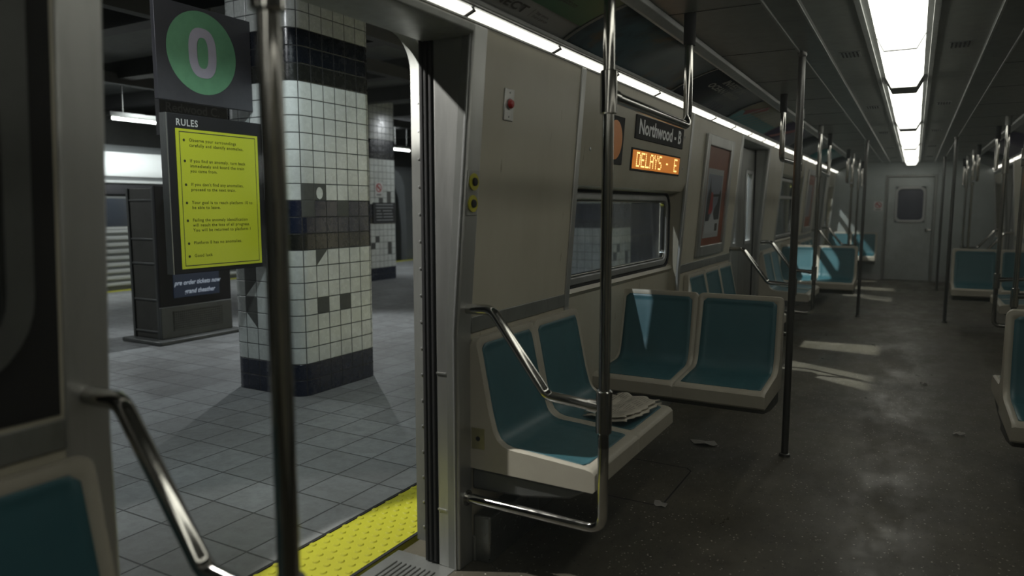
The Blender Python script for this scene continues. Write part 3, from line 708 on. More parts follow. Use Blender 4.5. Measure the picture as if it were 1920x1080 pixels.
def nosmoke(loc, right, w_, h_, lab, name='no_smoking_sign'):
    """flat sign with a red ring; right = unit vector along the sign, outward normal by cross with z"""
    R = Vector(right); U = Vector((0, 0, 1)); Nn = R.cross(U).normalized(); L = Vector(loc)
    e = empty(name, lab, 'sign', loc)
    def pt(a, b, o): return L + R * a + U * b + Nn * o
    m = MB(); c = [(-w_ / 2, -h_ / 2), (w_ / 2, -h_ / 2), (w_ / 2, h_ / 2), (-w_ / 2, h_ / 2)]
    m.add([pt(a, b, 0) for a, b in c] + [pt(a, b, .004) for a, b in c], [(3, 2, 1, 0), (4, 5, 6, 7), (0, 1, 5, 4), (1, 2, 6, 5), (2, 3, 7, 6), (3, 0, 4, 7)])
    relink(m.build('sign_plate', white_p), e)
    m = MB(); n = 28; r0 = .36 * w_; r1 = .27 * w_; cz = h_ * .12
    vs = [pt(r * math.cos(2 * PI * k / n), cz + r * math.sin(2 * PI * k / n), .0055) for k in range(n) for r in (r0, r1)]
    m.add(vs, [(2 * k, 2 * ((k + 1) % n), 2 * ((k + 1) % n) + 1, 2 * k + 1) for k in range(n)])
    d = .045 * w_; a = .27 * w_ * .75
    m.add([pt(x, cz + z, .0058) for x, z in ((-a - d, a - d), (-a + d, a + d), (a + d, -a + d), (a - d, -a - d))], [(0, 3, 2, 1)])
    relink(m.build('red_ring', red_p, smooth=False), e)
    m = MB(); m.add([pt(x, cz + z, .0052) for x, z in ((-.2 * w_, -.03 * w_), (.14 * w_, -.03 * w_), (.14 * w_, .03 * w_), (-.2 * w_, .03 * w_))], [(0, 1, 2, 3)])
    m.add([pt(x, z, .0052) for x, z in ((-.3 * w_, -.4 * h_), (.3 * w_, -.4 * h_), (.3 * w_, -.32 * h_), (-.3 * w_, -.32 * h_))], [(0, 1, 2, 3)])
    relink(m.build('printing', ink, smooth=False), e)
    return e
nosmoke((-.60, Y1 - .001, 1.355), (1, 0, 0), .15, .17, 'small white no smoking sign on the end wall left of the end door')

# ------------------------------------------------------------------ seats
SW = .455
def seat_profile():
    pts = [(.030, .868), (.046, .80), (.066, .70), (.086, .60), (.104, .535)]
    # rounded corner
    c0, c1, c2 = Vector((.104, .535)), Vector((.118, .478)), Vector((.180, .474))
    for k in range(1, 8):
        t = k / 8; q = c0 * (1 - t) ** 2 + c1 * 2 * t * (1 - t) + c2 * t * t; pts.append((q.x, q.y))
    pts += [(.180, .474), (.26, .470), (.34, .465), (.42, .459), (.47, .456), (.495, .450), (.505, .438)]
    return pts
PR = [Vector(p) for p in seat_profile()]
cum = [0]
for i in range(1, len(PR)): cum.append(cum[-1] + (PR[i] - PR[i - 1]).length)
PL = cum[-1]
def prof_at(sv):
    sv = max(0, min(PL, sv))
    for i in range(1, len(cum)):
        if sv <= cum[i] + 1e-9:
            t = (sv - cum[i - 1]) / (cum[i] - cum[i - 1]); p = PR[i - 1].lerp(PR[i], t)
            d = (PR[min(i + 1, len(PR) - 1)] - PR[max(i - 2, 0)]).normalized(); return p, Vector((-d.y, d.x)) * (1 if True else -1)
    return PR[-1], Vector((1, 0))
def sst(x): x = max(0, min(1, x)); return x * x * (3 - 2 * x)
def corner_in(u, r=.026):
    e = min(u, SW - u)
    return 0.0 if e >= r else r - math.sqrt(max(0, r * r - (r - e) ** 2))
def seat_pt(u, sv, off=0.0):
    ci = corner_in(u); sv0 = sv; sv = sv + ci * max(0, 1 - sv / .09)
    p, n = prof_at(sv)
    if n.x < 0 and n.y < 0: n = -n
    n = Vector((abs(n.x), abs(n.y)))
    m_ = min(u - .018, SW - .018 - u, sv - .018, (PL - .046) - sv)
    dish = .013 * sst(m_ / .03)
    edge = min(u, SW - u); rnd = .006 * (1 - sst(edge / .010))
    q = p - n * (dish + rnd) + n * off
    return (u, q.x, q.y)
_protos = {}
def make_shell(parent, i):
    if 'shell' not in _protos:
        us = [0.0, .004, .010, .018, .024, .032, .042, .055, .08, .14, .2275]; us = us + [SW - u for u in reversed(us[:-1])]
        svs = [0, .006, .014, .026, .034, .044, .056] + [.08 + .03 * k for k in range(int((PL - .17) / .03))] + [PL - x for x in (.085, .072, .062, .052, .044, .03, .02, .01, 0)]
        svs = sorted(set(round(x, 4) for x in svs))
        m = MB(); nu = len(us); rows = [[seat_pt(u, sv) for u in us] for sv in svs]
        # top edge, back, underside and front, column by column, so that the top corners are rounded
        pre = [[(u, 0.0, .374) for u in us], [(u, 0.0, .858 - corner_in(u)) for u in us], [(u, .006, .868 - corner_in(u)) for u in us]]
        post = [[(u, .504, .380) for u in us], [(u, .496, .371) for u in us]]
        rows = pre + rows + post; ns = len(rows); vs = [p for r_ in rows for p in r_]
        fs = [(j * nu + k, j * nu + k + 1, ((j + 1) % ns) * nu + k + 1, ((j + 1) % ns) * nu + k) for j in range(ns) for k in range(nu - 1)]
        fs += [tuple(j * nu for j in range(ns)), tuple(j * nu + nu - 1 for j in reversed(range(ns)))]
        m.add(vs, fs)
        sh = m.build('seat_shell', rim, None)
        # pad
        m = MB(); n_u, n_s = 16, 40; vs = []
        u0, u1, s0, s1 = .029, SW - .029, .026, PL - .050; r = .020
        for j in range(n_s + 1):
            sv = s0 + (s1 - s0) * j / n_s; dd = min(sv - s0, s1 - sv); ins = 0
            if dd < r: ins = r - math.sqrt(max(0, r * r - (r - dd) ** 2))
            # backrest narrows slightly towards the top
            ins += .004 * max(0, 1 - sv / .35)
            for k in range(n_u + 1): vs.append(seat_pt(u0 + ins + (u1 - u0 - 2 * ins) * k / n_u, sv, .0030))
        m.add(vs, [(j * (n_u + 1) + k, j * (n_u + 1) + k + 1, (j + 1) * (n_u + 1) + k + 1, (j + 1) * (n_u + 1) + k) for j in range(n_s) for k in range(n_u)])
        pd = m.build('seat_pad', pad, sh); so = pd.modifiers.new('thickness', 'SOLIDIFY'); so.thickness = .004; so.offset = -1
        _protos['shell'] = sh; first = sh
    else: first = copy_tree(_protos['shell'])
    first.parent = parent; first.location = (i * SW, 0, 0); return first
def bench(n, loc, rz, lab, lock=False, group=None, pedestal=True):
    e = empty('seat_bench', lab, 'train seat', loc, rz, group)
    for i in range(n): make_shell(e, i)
    W_ = n * SW
    m = MB(); m.prism([(.0, .372), (.47, .368), (.40, .325), (.22, .295), (.0, .285)], 'x', .012, W_ - .012)
    m.build('under_frame', kiosk_m, e, bevel=.01)
    if lock:
        # square lock plate on the near side
        m = MB(); m.box(W_, W_ + .003, .008, .064, .452, .532); lp = m.build('lock_plate', brass, e, bevel=.002)
        m = MB(); m.lathe([(0, 0), (.009, 0), (.009, .002), (0, .002)], (W_ + .0025, .036, .492), 'x', 12); m.build('key_hole', black, lp)
    return e
RL, RR_, RB, RF = -PI / 2, PI / 2, PI, 0
XL = X(-1, A0); XR = X(1, A0)
def left_bench(n, y_end, lab, lock=False): return bench(n, (XL + .002, y_end, 0), RL, lab, lock)      # local x runs towards -y
# in the left frame local x -> -y, so the near end is at local x = W
left_bench(2, 3.105, 'two blue seats against the left wall beside the open doorway, newspaper on one', True)
left_bench(3, .785, 'dark blurred blue seat row at the lower left corner before the doorway')
bench(2, (-.582, 4.03, 0), RB, 'pair of blue seats facing the viewer under the side window, triangle of light on one')
left_bench(3, 6.38, 'row of three narrow-looking blue seats under the orange poster')
left_bench(2, 3.105 + P, 'two blue seats on the left wall just beyond the closed double doors')
bench(2, (-.582, 4.03 + P, 0), RB, 'second pair of blue seats facing the viewer on the left side, halfway down the car')
left_bench(3, 6.38 + P, 'far row of three blue seats on the left wall beyond the second facing pair')
bench(2, (-.585, Y1 - .03, 0), RB, 'farthest left blue seats against the end wall, crossed by a slanting light patch')
bench(2, (X(1, 1.40), 4.05, 0), RB, 'nearest right pair of blue seats facing the viewer, cut by the right picture edge')
bench(2, (X(1, .50) , 4.065, 0), RF, 'right seats facing away, back to back with the nearest right pair')
bench(2, (X(1, 1.40), 4.03 + P, 0), RB, 'second right pair of blue seats facing the viewer, far down the aisle')
bench(2, (XR - .002, 2.195 + P, 0), RR_, 'two right wall seats behind the looped pole, before the second right pair')
bench(2, (XR - .002, 7.0 + P + .9, 0), RR_, 'farthest right wall seats next to the end wall')

# ------------------------------------------------------------------ grab poles
def coll(z0, z1, r=.027): return [(0, z0), (r - .003, z0), (r, z0 + .003), (r, z1 - .003), (r - .003, z1), (0, z1)]
def grab_assembly(s, yp, d, lab, bar_len=.90):
    """pole at the seat end with wall arm rest, lower loop and overhead bar; d=+1 bench beyond, -1 bench before"""
    a = .775; x = X(s, a); e = empty('grab_pole', lab, 'grab pole', (x, yp, 0)); xw = X(s, A0)
    def xs(v): return X(s, v)
    relink(MB().tube([(x, yp, .55), (x, yp, ZC)], .0185, 18).build('upright', chrome), e)
    m = MB(); m.tube([(xw, yp, .265), (xs(.775), yp, .262), (x, yp, .60)], .0185, 18, .055)
    m.lathe([(.0, 0), (.030, 0), (.030, s * -.006), (.0, s * -.006)], (xs(A0 - .001), yp, .265), 'x', 18)
    relink(m.build('lower_loop', chrome), e)
    m = MB(); m.tube([(xw, yp, .980), (xs(1.205), yp, .983), (xs(.985), yp, .700), (x, yp, .684)], .0185, 18, .05)
    m.lathe([(.0, 0), (.030, 0), (.030, s * -.006), (.0, s * -.006)], (xs(A0 - .001), yp, .980), 'x', 18)
    m.tube([(xs(.775 + .055), yp, .688), (x, yp, .684)], .0225, 18)
    relink(m.build('arm_rest', chrome), e)
    relink(MB().lathe(coll(.60, .745), (x, yp, 0), 'z', 24).build('collar', chrome), e)
    relink(MB().lathe(coll(1.64, 1.775), (x, yp, 0), 'z', 24).build('upper_collar', chrome), e)
    yb = yp + d * bar_len
    m = MB(); m.tube([(x, yp, 1.700), (x, yb, 1.690), (x, yb, 2.03)], .0185, 18, .045); m.tube([(x, yp + d * .02, 1.70), (x, yp + d * .06, 1.70)], .023, 18)
    relink(m.build('overhead_bar', chrome), e)
    relink(MB().tube([(x, yb, 2.02), (x, yb, ZC)], .025, 18).build('ceiling_sleeve', black), e)
    relink(MB().tube([(x, yp, 2.07), (x, yp, ZC)], .026, 18).build('ceiling_socket', steel_dark), e)
    return e
grab_assembly(-1, 2.17, 1, 'polished pole with arm rest and floor loop at the far side of the open doorway')
grab_assembly(-1, .795, -1, 'blurred dark pole and arm rest on the near side of the open doorway')
grab_assembly(-1, 6.44, -1, 'pole with arm rest at the near side of the closed left doors')
grab_assembly(-1, 2.17 + P, 1, 'pole with arm rest just beyond the closed left doors')
grab_assembly(-1, .795 + 2 * P, -1, 'pole with arm rest before the last left doors')
grab_assembly(-1, 2.17 + 2 * P, 1, 'pole with arm rest beyond the last left doors, near the end wall')
grab_assembly(1, .795 + P, -1, 'right pole nearest the right picture edge, before the right doors')
grab_assembly(1, 2.17 + P, 1, 'right pole with floor loop beside the second right seats')
grab_assembly(1, .795 + 2 * P, -1, 'far right pole before the last right doors')
grab_assembly(1, 2.17 + 2 * P, 1, 'farthest right pole, beyond the last right doors')
def straight(s, a, y, lab):
    e = empty('floor_pole', lab, 'grab pole', (X(s, a), y, 0))
    relink(MB().tube([(X(s, a), y, 0.0), (X(s, a), y, ZC)], .0185, 18).build('upright', pole_dark), e)
    relink(MB().lathe([(0, 0), (.030, 0), (.028, .012), (.019, .016), (0, .016)], (X(s, a), y, .001), 'z', 20).build('floor_flange', pole_dark), e)
    relink(MB().lathe([(0, 0), (.019, 0), (.024, -.02 + .03), (.024, .03), (0, .03)], (X(s, a), y, ZC - .041), 'z', 20).build('ceiling_flange', pole_dark), e)
straight(-1, .458, 4.02, 'straight dark floor-to-ceiling pole at the aisle corner of the nearest facing seats')
straight(-1, .458, 4.02 + P, 'straight pole beside the second left facing seats')
straight(1, .458, 4.02 + P, 'straight pole beside the second right facing seats')
straight(1, .458, 13.4, 'straight pole at the far right by the end wall')

# ------------------------------------------------------------------ wall fittings
def wl(z, off=0.0): return X(-1, aw(z) - off)       # left wall surface x at height z
def wplate(mb, y0, y1, z0, z1, th, mi=0):
    mb.prism([(wl(z0, -.002), z0), (wl(z0, th), z0), (wl(z1, th), z1), (wl(z1, -.002), z1)], 'y', y0, y1, mi)
def onwall(y0, z0, off):
    return lambda a, b: (wl(z0 + b, off), y0 + a, z0 + b)
# emergency button
e = empty('emergency_button', 'small grey plate with a red button on the beige panel', 'button', (wl(1.73), 2.38, 1.68))
m = MB(); wplate(m, 2.345, 2.415, 1.668, 1.785, .006); relink(m.build('plate', steel, bevel=.003), e)
m = MB(); m.lathe([(0, 0), (.018, 0), (.017, .008), (.012, .014), (0, .016)], (wl(1.728, .006), 2.382, 1.730), 'x', 18); relink(m.build('red_button', red_p), e)
m = MB(); m.lathe([(0, 0), (.022, 0), (.022, .003), (0, .003)], (wl(1.728, .005), 2.382, 1.730), 'x', 18)
for z in (1.683, 1.771): m.lathe([(0, 0), (.004, 0), (.003, .002), (0, .002)], (wl(z, .006), 2.381, z), 'x', 8)
relink(m.build('button_ring', steel_dark), e)
# door release panel with two yellow rings, on the inner face of the far jamb post
e = empty('door_release_panel', 'narrow metal panel with two yellow-ringed dark buttons on the door post', 'button', (wl(1.4), 2.156, 1.32))
m = MB(); wplate(m, 2.120, 2.192, 1.318, 1.478, .009); relink(m.build('plate', steel, bevel=.002), e)
for z in (1.436, 1.360):
    rg = relink(MB().lathe([(0, 0), (.030, 0), (.030, .004), (.0, .004)], (wl(z, .009), 2.156, z), 'x', 24).build('yellow_ring', yel_btn), e)
    q = MB().lathe([(0, 0), (.015, 0), (.014, .006), (.009, .008), (0, .006)], (wl(z, .013), 2.156, z), 'x', 18).build('button', black); q.parent = rg
# destination sign
e = empty('destination_sign', 'black sign plate reading Northwood - B above the amber display', 'sign', (wl(1.78), 4.1, 1.72))
m = MB(); wplate(m, 3.765, 4.665, 1.718, 1.845, .008); relink(m.build('sign_plate', dark_sign, bevel=.002), e)
m = MB(); vf = text_fit('Northwood - B', w=.80, h=.082, bold=.028); f = onwall(3.81, 1.744, .0095); letters(m, vf[:2], f); relink(m.build('lettering', plain('sign_lettering', (.85, .87, .88), .5), smooth=False), e)
# amber display
e = empty('amber_display', 'lit amber dot-matrix display reading DELAYS - E', 'display', (wl(1.61), 4.1, 1.55))
m = MB(); wplate(m, 3.735, 4.645, 1.545, 1.668, .006); relink(m.build('display_housing', black, bevel=.002), e)
m = MB(); wplate(m, 3.750, 4.630, 1.556, 1.657, .0075); relink(m.build('display_panel', amber_bg), e)
F5 = {'D': ['11110', '10001', '10001', '10001', '10001', '10001', '11110'], 'E': ['11111', '10000', '10000', '11110', '10000', '10000', '11111'],
      'L': ['10000'] * 6 + ['11111'], 'A': ['01110', '10001', '10001', '11111', '10001', '10001', '10001'], 'Y': ['10001', '10001', '01010', '00100', '00100', '00100', '00100'],
      'S': ['01111', '10000', '10000', '01110', '00001', '00001', '11110'], '-': ['00000', '00000', '00000', '01110', '00000', '00000', '00000']}
m = MB(); px = .0128; pz = .0118
for ch, c0 in (('D', 0), ('E', 6), ('L', 12), ('A', 18), ('Y', 24), ('S', 30), ('-', 41), ('E', 55)):
    for r_, row in enumerate(F5[ch]):
        for c_, b in enumerate(row):
            if b == '1':
                y = 3.815 + (c0 + c_) * px; z = 1.643 - r_ * pz
                m.add([(wl(z + dz, .0085), y + dy, z + dz) for dy, dz in ((-.0052, -.0048), (.0052, -.0048), (.0052, .0048), (-.0052, .0048))], [(0, 1, 2, 3)])
relink(m.build('lit_dots', amber, smooth=False), e)
# line bullet sign
e = empty('line_sign', 'black square sign with an orange disc partly behind the doorway pole', 'sign', (wl(1.68), 3.47, 1.57))
m = MB(); wplate(m, 3.345, 3.590, 1.565, 1.805, .008); relink(m.build('sign_plate', dark_sign, bevel=.002), e)
m = MB(); n = 32; f = onwall(3.468, 1.565, .0095)
m.add([f(.098 * math.cos(2 * PI * k / n), .12 + .098 * math.sin(2 * PI * k / n)) for k in range(n)], [tuple(range(n))]); relink(m.build('orange_disc', plain('orange_disc', (.75, .26, .04), .4), smooth=False), e)
# screws of the sign panel
m = MB()
for y, z in ((3.35, 1.52), (4.72, 1.80), (4.73, 1.60), (3.18, 1.62)): m.lathe([(0, 0), (.010, 0), (.008, .004), (0, .005)], (wl(z, -.001), y, z), 'x', 12)
struct(m.build('trim_17', frame_m), 'round screw heads on the sign panel over the window', 'trim')
# poster
e = empty('framed_poster', 'tall grey-framed poster with orange border and winter picture', 'poster', (wl(1.0), 5.67, .98))
m = MB()
for y0_, y1_, z0_, z1_ in ((5.25, 5.33, .975, 1.875), (6.02, 6.10, .975, 1.875), (5.33, 6.02, .975, 1.055), (5.33, 6.02, 1.795, 1.875)):
    m.prism([(wl(z0_, -.002), z0_), (wl(z0_, .022), z0_), (wl(z1_, .022), z1_), (wl(z1_, -.002), z1_)], 'y', y0_, y1_)
relink(m.build('frame', steel, bevel=.006), e)
m = MB(); wplate(m, 5.33, 6.02, 1.055, 1.795, .004); relink(m.build('orange_border', orange), e)
def onp(off): return lambda a, b: (wl(1.0 + b, off), 5.33 + a, 1.0 + b)
def pp(name, mat_, polys, off):
    m = MB(); f = onp(off)
    for p in polys: m.add([f(a, b) for a, b in p], [tuple(range(len(p)))])
    return relink(m.build(name, mat_, smooth=False), e)
def q_(ps): return [[(.075 + (a - .13) * 1.13, .11 + (b - .17) * 1.07) for a, b in p] for p in ps]
pp('picture_sheet', plain('poster_sheet', (.30, .31, .31), .5), q_([[(.13, .17), (.56, .17), (.56, .66), (.13, .66)]]), .0052)
pp('picture_sky', plain('poster_sky', (.15, .17, .21), .5), q_([[(.155, .30), (.535, .30), (.535, .62), (.155, .62)]]), .006)
pp('picture_trees', plain('poster_dark', (.025, .028, .03), .6), q_([[(.16, .28), (.25, .28), (.27, .48), (.235, .53), (.22, .60), (.20, .52), (.17, .46)], [(.33, .28), (.53, .28), (.53, .52), (.49, .50), (.45, .42), (.38, .38)], [(.25, .46), (.53, .47), (.53, .485), (.25, .48)]]), .0066)
pp('picture_figure', ad_red, q_([[(.22, .34), (.34, .34), (.31, .49), (.26, .50)]]), .0070)
pp('picture_snow', plain('poster_snow', (.34, .36, .37), .6), q_([[(.155, .20), (.535, .20), (.535, .30), (.155, .29)], [(.25, .29), (.40, .29), (.33, .37)]]), .0074)
pp('picture_mark', ink, q_([[(.43, .215), (.50, .215), (.50, .27), (.43, .27)]]), .0080)
# poster in the second bay and a window poster on the near left
for k, (y0_, y1_, l) in enumerate(((5.25 + P, 6.10 + P, 'second framed poster far down the left wall'),)):
    e2 = empty('framed_poster', l, 'poster', (wl(1.0), (y0_ + y1_) / 2, .98))
    m = MB()
    for a_, b_, c_, d_ in ((y0_, y0_ + .08, .975, 1.875), (y1_ - .08, y1_, .975, 1.875), (y0_ + .08, y1_ - .08, .975, 1.055), (y0_ + .08, y1_ - .08, 1.795, 1.875)):
        m.prism([(wl(c_, -.002), c_), (wl(c_, .022), c_), (wl(d_, .022), d_), (wl(d_, -.002), d_)], 'y', a_, b_)
    relink(m.build('frame', steel, bevel=.006), e2)
    m = MB(); wplate(m, y0_ + .08, y1_ - .08, 1.055, 1.795, .004); relink(m.build('poster_sheet', orange), e2)
    m = MB(); wplate(m, y0_ + .22, y1_ - .22, 1.20, 1.66, .006); relink(m.build('picture', plain('poster_grey2', (.2, .2, .22), .5)), e2)
# dark framed map case, near left, with a rounded frame
e = empty('map_case', 'dark rounded-corner map case on the near left wall at the picture edge', 'frame', (wl(1.2), .2, 1.03))
def rw(y0, y1, z0, z1, r, off, n=8): return [(wl(z, off), y, z) for y, z in rrect(y0, y1, z0, z1, r, n)]
m = MB(); o_ = rw(-.35, .690, 1.03, 1.88, .16, .028); i_ = rw(-.29, .645, 1.075, 1.835, .12, .028); o2 = rw(-.35, .690, 1.03, 1.88, .16, -.002); i2 = rw(-.29, .645, 1.075, 1.835, .12, .004); n = len(o_)
m.add(o_ + i_ + o2 + i2, [q for k in range(n) for q in ((k, (k + 1) % n, n + (k + 1) % n, n + k), (k, 2 * n + k, 2 * n + (k + 1) % n, (k + 1) % n), (n + k, n + (k + 1) % n, 3 * n + (k + 1) % n, 3 * n + k))])
relink(m.build('case_frame', kiosk_m), e)
m = MB(); m.prism([(wl(.955, -.002), .955), (wl(.955, .003), .955), (wl(1.955, .003), 1.955), (wl(1.955, -.002), 1.955)], 'y', -.5, .742); relink(m.build('shade_surround', recess_shade_dark), e)  # black sheet over the unlit wall panel: shade put into the colour
m = MB(); pts = rw(-.30, .655, 1.065, 1.845, .12, .006); m.add(pts, [tuple(range(len(pts)))]); relink(m.build('case_glass', plain('map_case_glass', (.05, .055, .055), .2), smooth=False), e)
# heater box near the door
o = MB().box(XL + .003, XL + .078, 2.21, 2.62, .001, .185).build('heater_box', coin, bevel=.008)
tag(o, 'small scratched metal box on the floor under the seat by the doorway', 'box')
m = MB()
# floor hatch outline
pts = [(-1.30, 3.045), (-.965, 3.045), (-.93, 3.08), (-.93, 3.54), (-.96, 3.575), (-1.30, 3.575)]
for a, b in zip(pts[:-1], pts[1:]):
    A, B = Vector((*a, .0008)), Vector((*b, .0008)); d = (B - A).normalized(); nn = Vector((-d.y, d.x, 0)) * .004
    m.add([A + nn, B + nn, B - nn, A - nn], [(0, 1, 2, 3)])
struct(m.build('trim_18', black, smooth=False), 'thin black outline of the floor hatch between the near seats', 'trim')
# newspaper -------------------------------------------------------------------
def newspaper():
    e = empty('newspaper', 'crumpled folded newspaper lying on the second seat by the doorway', 'newspaper', (-1.06, 2.89, .47))
    sx, sy = .20, .33
    M = Matrix.Translation((-1.065, 2.885, .470)) @ Matrix.Rotation(math.radians(-8), 4, 'Z')
    def layer(z0, du, dv, sc, nm):
        m = MB(); nx, ny = 14, 18; vs = []
        for i in range(nx + 1):
            for j in range(ny + 1):
                u = i / nx - .5; v = j / ny - .5
                z = z0 + .006 * math.sin(u * 9 + du * 5) * math.cos(v * 7 + dv * 9) + .012 * max(0, v + .15) * (1 + math.sin(u * 11)) + .004 * random.random() * .4
                ed = .006 * math.sin(j * 1.7 + i) if i in (0, nx) or j in (0, ny) else 0
                vs.append(M @ Vector((u * sx * sc + du + ed, v * sy * sc + dv + ed, z + .008)))
        m.add(vs, [(i * (ny + 1) + j, (i + 1) * (ny + 1) + j, (i + 1) * (ny + 1) + j + 1, i * (ny + 1) + j + 1) for i in range(nx) for j in range(ny)])
        o = relink(m.build(nm, paper), e); so = o.modifiers.new('thickness', 'SOLIDIFY'); so.thickness = .004; return vs
    layer(.0, .008, -.012, 1.0, 'under_sheet'); layer(.010, -.004, .006, .97, 'top_sheet')
    m = MB()
    for c_ in range(4):
        for r_ in range(16):
            if random.random() < .12: continue
            x0 = -.085 + r_ * .0105; y0 = -.14 + c_ * .072; w_ = .06 * random.uniform(.7, 1)
            zz = .028
            q = [(x0, y0), (x0 + .0035, y0), (x0 + .0035, y0 + w_), (x0, y0 + w_)]
            m.add([M @ Vector((a, b, .0285 + .006 * math.sin((a + .004) / sx * 9 - .02) * math.cos((b - .006) / sy * 7 + .054) + .012 * max(0, b / sy + .15) * (1 + math.sin(a / sx * 11)))) for a, b in q], [(0, 1, 2, 3)])
    relink(m.build('print_columns', plain('faded_ink', (.20, .18, .15), .8), smooth=False), e)
newspaper()
# litter
for i, (x, y, r_, l) in enumerate(((-.98, 4.0, .09, 'pale crumpled paper scrap on the dark floor under the facing seats'), (-.93, 3.05, .035, 'tiny pale scrap on the floor near the hatch'), (.30, 4.9, .04, 'tiny white scrap on the floor left of the right seats'), (.13, 6.2, .03, 'tiny pale scrap farther up the aisle floor'))):
    m = MB(); n = 9
    vs = [(x, y, .018)] + [(x + r_ * random.uniform(.6, 1.1) * math.cos(2 * PI * k / n), y + r_ * .6 * random.uniform(.6, 1.1) * math.sin(2 * PI * k / n), random.uniform(.002, .02)) for k in range(n)]
    m.add(vs, [(0, k + 1, (k + 1) % n + 1) for k in range(n)]); o = m.build('paper_scrap', litter_m, smooth=False); so = o.modifiers.new('thickness', 'SOLIDIFY'); so.thickness = .001; tag(o, l, 'litter')

# ------------------------------------------------------------------ platform
PE = X(-1, 1.625)          # platform edge x
struct(MB().box(-11.2, PE - .355, -8, 40, -.6, 0).build('platform_floor', ptile), 'grey tiled station platform floor', 'floor')
m = MB(); m.box(PE - .355, PE - .012, -8, 40, -.6, -.003); o = m.build('tactile_strip', yellow_t)
tag(o, 'yellow studded warning strip along the near platform edge', 'warning strip')
m = MB(); rr = .012
k = 0; y = .2
while y < 8.5:
    for i in range(6):
        x = PE - .325 + .055 * i + (.0275 if k % 2 else 0)
        if x < PE - .035:
            n = 9; vs = [(x + .016 * math.cos(2 * PI * q / n), y + .016 * math.sin(2 * PI * q / n), -.003) for q in range(n)] + [(x + .012 * math.cos(2 * PI * q / n), y + .012 * math.sin(2 * PI * q / n), .002) for q in range(n)]
            m.add(vs, [tuple(range(n, 2 * n))] + [(q, (q + 1) % n, n + (q + 1) % n, n + q) for q in range(n)])
    y += .0475; k += 1
st = m.build('studs', yellow_t, o); st['kind'] = 'stuff'
m = MB(); m.box(PE - .352, PE - .338, -8, 40, -.003, .001); m.box(PE - .026, PE - .012, -8, 40, -.003, .001); m.build('black_edge_line', rubber, o)
o = MB().box(-11.2, -11.02, -8, 40, -.01, .003).build('edge_line', yellow_t); tag(o, 'yellow line at the far platform edge below the other train', 'warning strip')
struct(MB().box(-14.5, PE - .02, -8, 40, 3.35, 3.5).build('ceiling.001', ceil_stn), 'dark concrete ceiling over the station platform', 'ceiling')
m = MB()
for k in range(26): m.box(-14.4, PE - .05, -6 + 1.75 * k, -5.80 + 1.75 * k, 3.12, 3.35)
for x in (-9.9, -6.2, -5.0): m.box(x, x + .12, -8, 40, 3.05, 3.2)
m.box(-3.2, -3.1, -8, 40, 2.84, 3.35)  # unseen beam added to keep lamp light off the upper column
struct(m.build('trim_19', beam_m), 'dark beams and pipes under the station ceiling, with an added unseen beam shading the near column', 'trim')
struct(MB().box(-14.6, -14.5, -8, 40, -1.5, 3.5).build('wall_track', ceil_stn), 'dark track wall behind the other train')
struct(MB().box(-14.6, PE, 40, 40.2, -1.5, 3.5).build('wall_station_far', ceil_stn), 'dark far end of the station')
struct(MB().box(-14.6, PE, -8.2, -8, -1.5, 3.5).build('wall_station_near', ceil_stn), 'dark near end of the station')

def column(x0, x1, y0, y1, h, mat_, lab, r=.10):
    """rounded rectangular tiled column; u starts at the corner between the -y and +x faces and runs +y on +x"""
    n = 6; pts = []
    def arc(cx, cy, t0):
        for k in range(n + 1):
            t = math.radians(t0 + 90 * k / n); pts.append((cx + r * math.cos(t), cy + r * math.sin(t)))
    arc(x1 - r, y0 + r, -90); arc(x1 - r, y1 - r, 0); arc(x0 + r, y1 - r, 90); arc(x0 + r, y0 + r, 180)
    L_ = [0.0]
    for i in range(len(pts)): a, b = pts[i], pts[(i + 1) % len(pts)]; L_.append(L_[-1] + math.hypot(a[0] - b[0], a[1] - b[1]))
    zs = [0, h]; npt = len(pts)
    me = bpy.data.meshes.new('tiled_column'); cx, cy = (x0 + x1) / 2, (y0 + y1) / 2
    vs = [(p[0] - cx, p[1] - cy, z) for z in zs for p in pts]; fs = [(i, (i + 1) % npt, npt + (i + 1) % npt, npt + i) for i in range(npt)]
    me.from_pydata(vs, [], fs + [tuple(range(npt, 2 * npt))]); uv = me.uv_layers.new(name='UVMap'); me.materials.append(mat_)
    for pi in range(npt):
        p = me.polygons[pi]; us = (L_[pi], L_[pi + 1], L_[pi + 1], L_[pi]); vv = (0, 0, h, h)
        for li, u_, v_ in zip(p.loop_indices, us, vv): uv.data[li].uv = (u_ + 10 * .116, v_)
    for p in me.polygons[:npt]: p.use_smooth = True
    me.set_sharp_from_angle(angle=math.radians(60))
    o = bpy.data.objects.new('tiled_column', me); COL.objects.link(o); o.location = (cx, cy, 0); tag(o, lab, 'column'); return o
col_m = column_tiles('column_tiles_near', [(11, 12, 0), (11, 11, 0), (12, 12, 2), (14, 11, 0), (12, 5, 0), (14, 5, 0), (12, 8, 1), (31, 7, 0), (31, 6, 1), (31, 5, 0), (31, 4, 3)])
col_m2 = column_tiles('column_tiles_plain', [(11, 5, 0), (13, 14, 0), (15, 5, 0), (15, 4, 0), (13, 12, 0), (15, 13, 0), (15, 12, 0), (12, 6, 0)])
column(-4.41, -3.715, 3.60, 4.43, 3.35, col_m, 'white tiled platform column with navy bands, nearest to the open doorway')
column(-4.41, -3.715, 9.55, 10.38, 3.35, col_m2, 'tiled column seen through the side window under the amber display')
column(-4.41, -3.715, 15.5, 16.33, 3.35, col_m2, 'tiled column farther along the near row, beyond the second bay')
column(-9.22, -8.525, 9.98, 10.80, 3.35, col_m2, 'dim tiled column behind the near one, with a no smoking sign')
column(-9.22, -8.525, 15.9, 16.7, 3.35, col_m2, 'farthest tiled column in the back row')
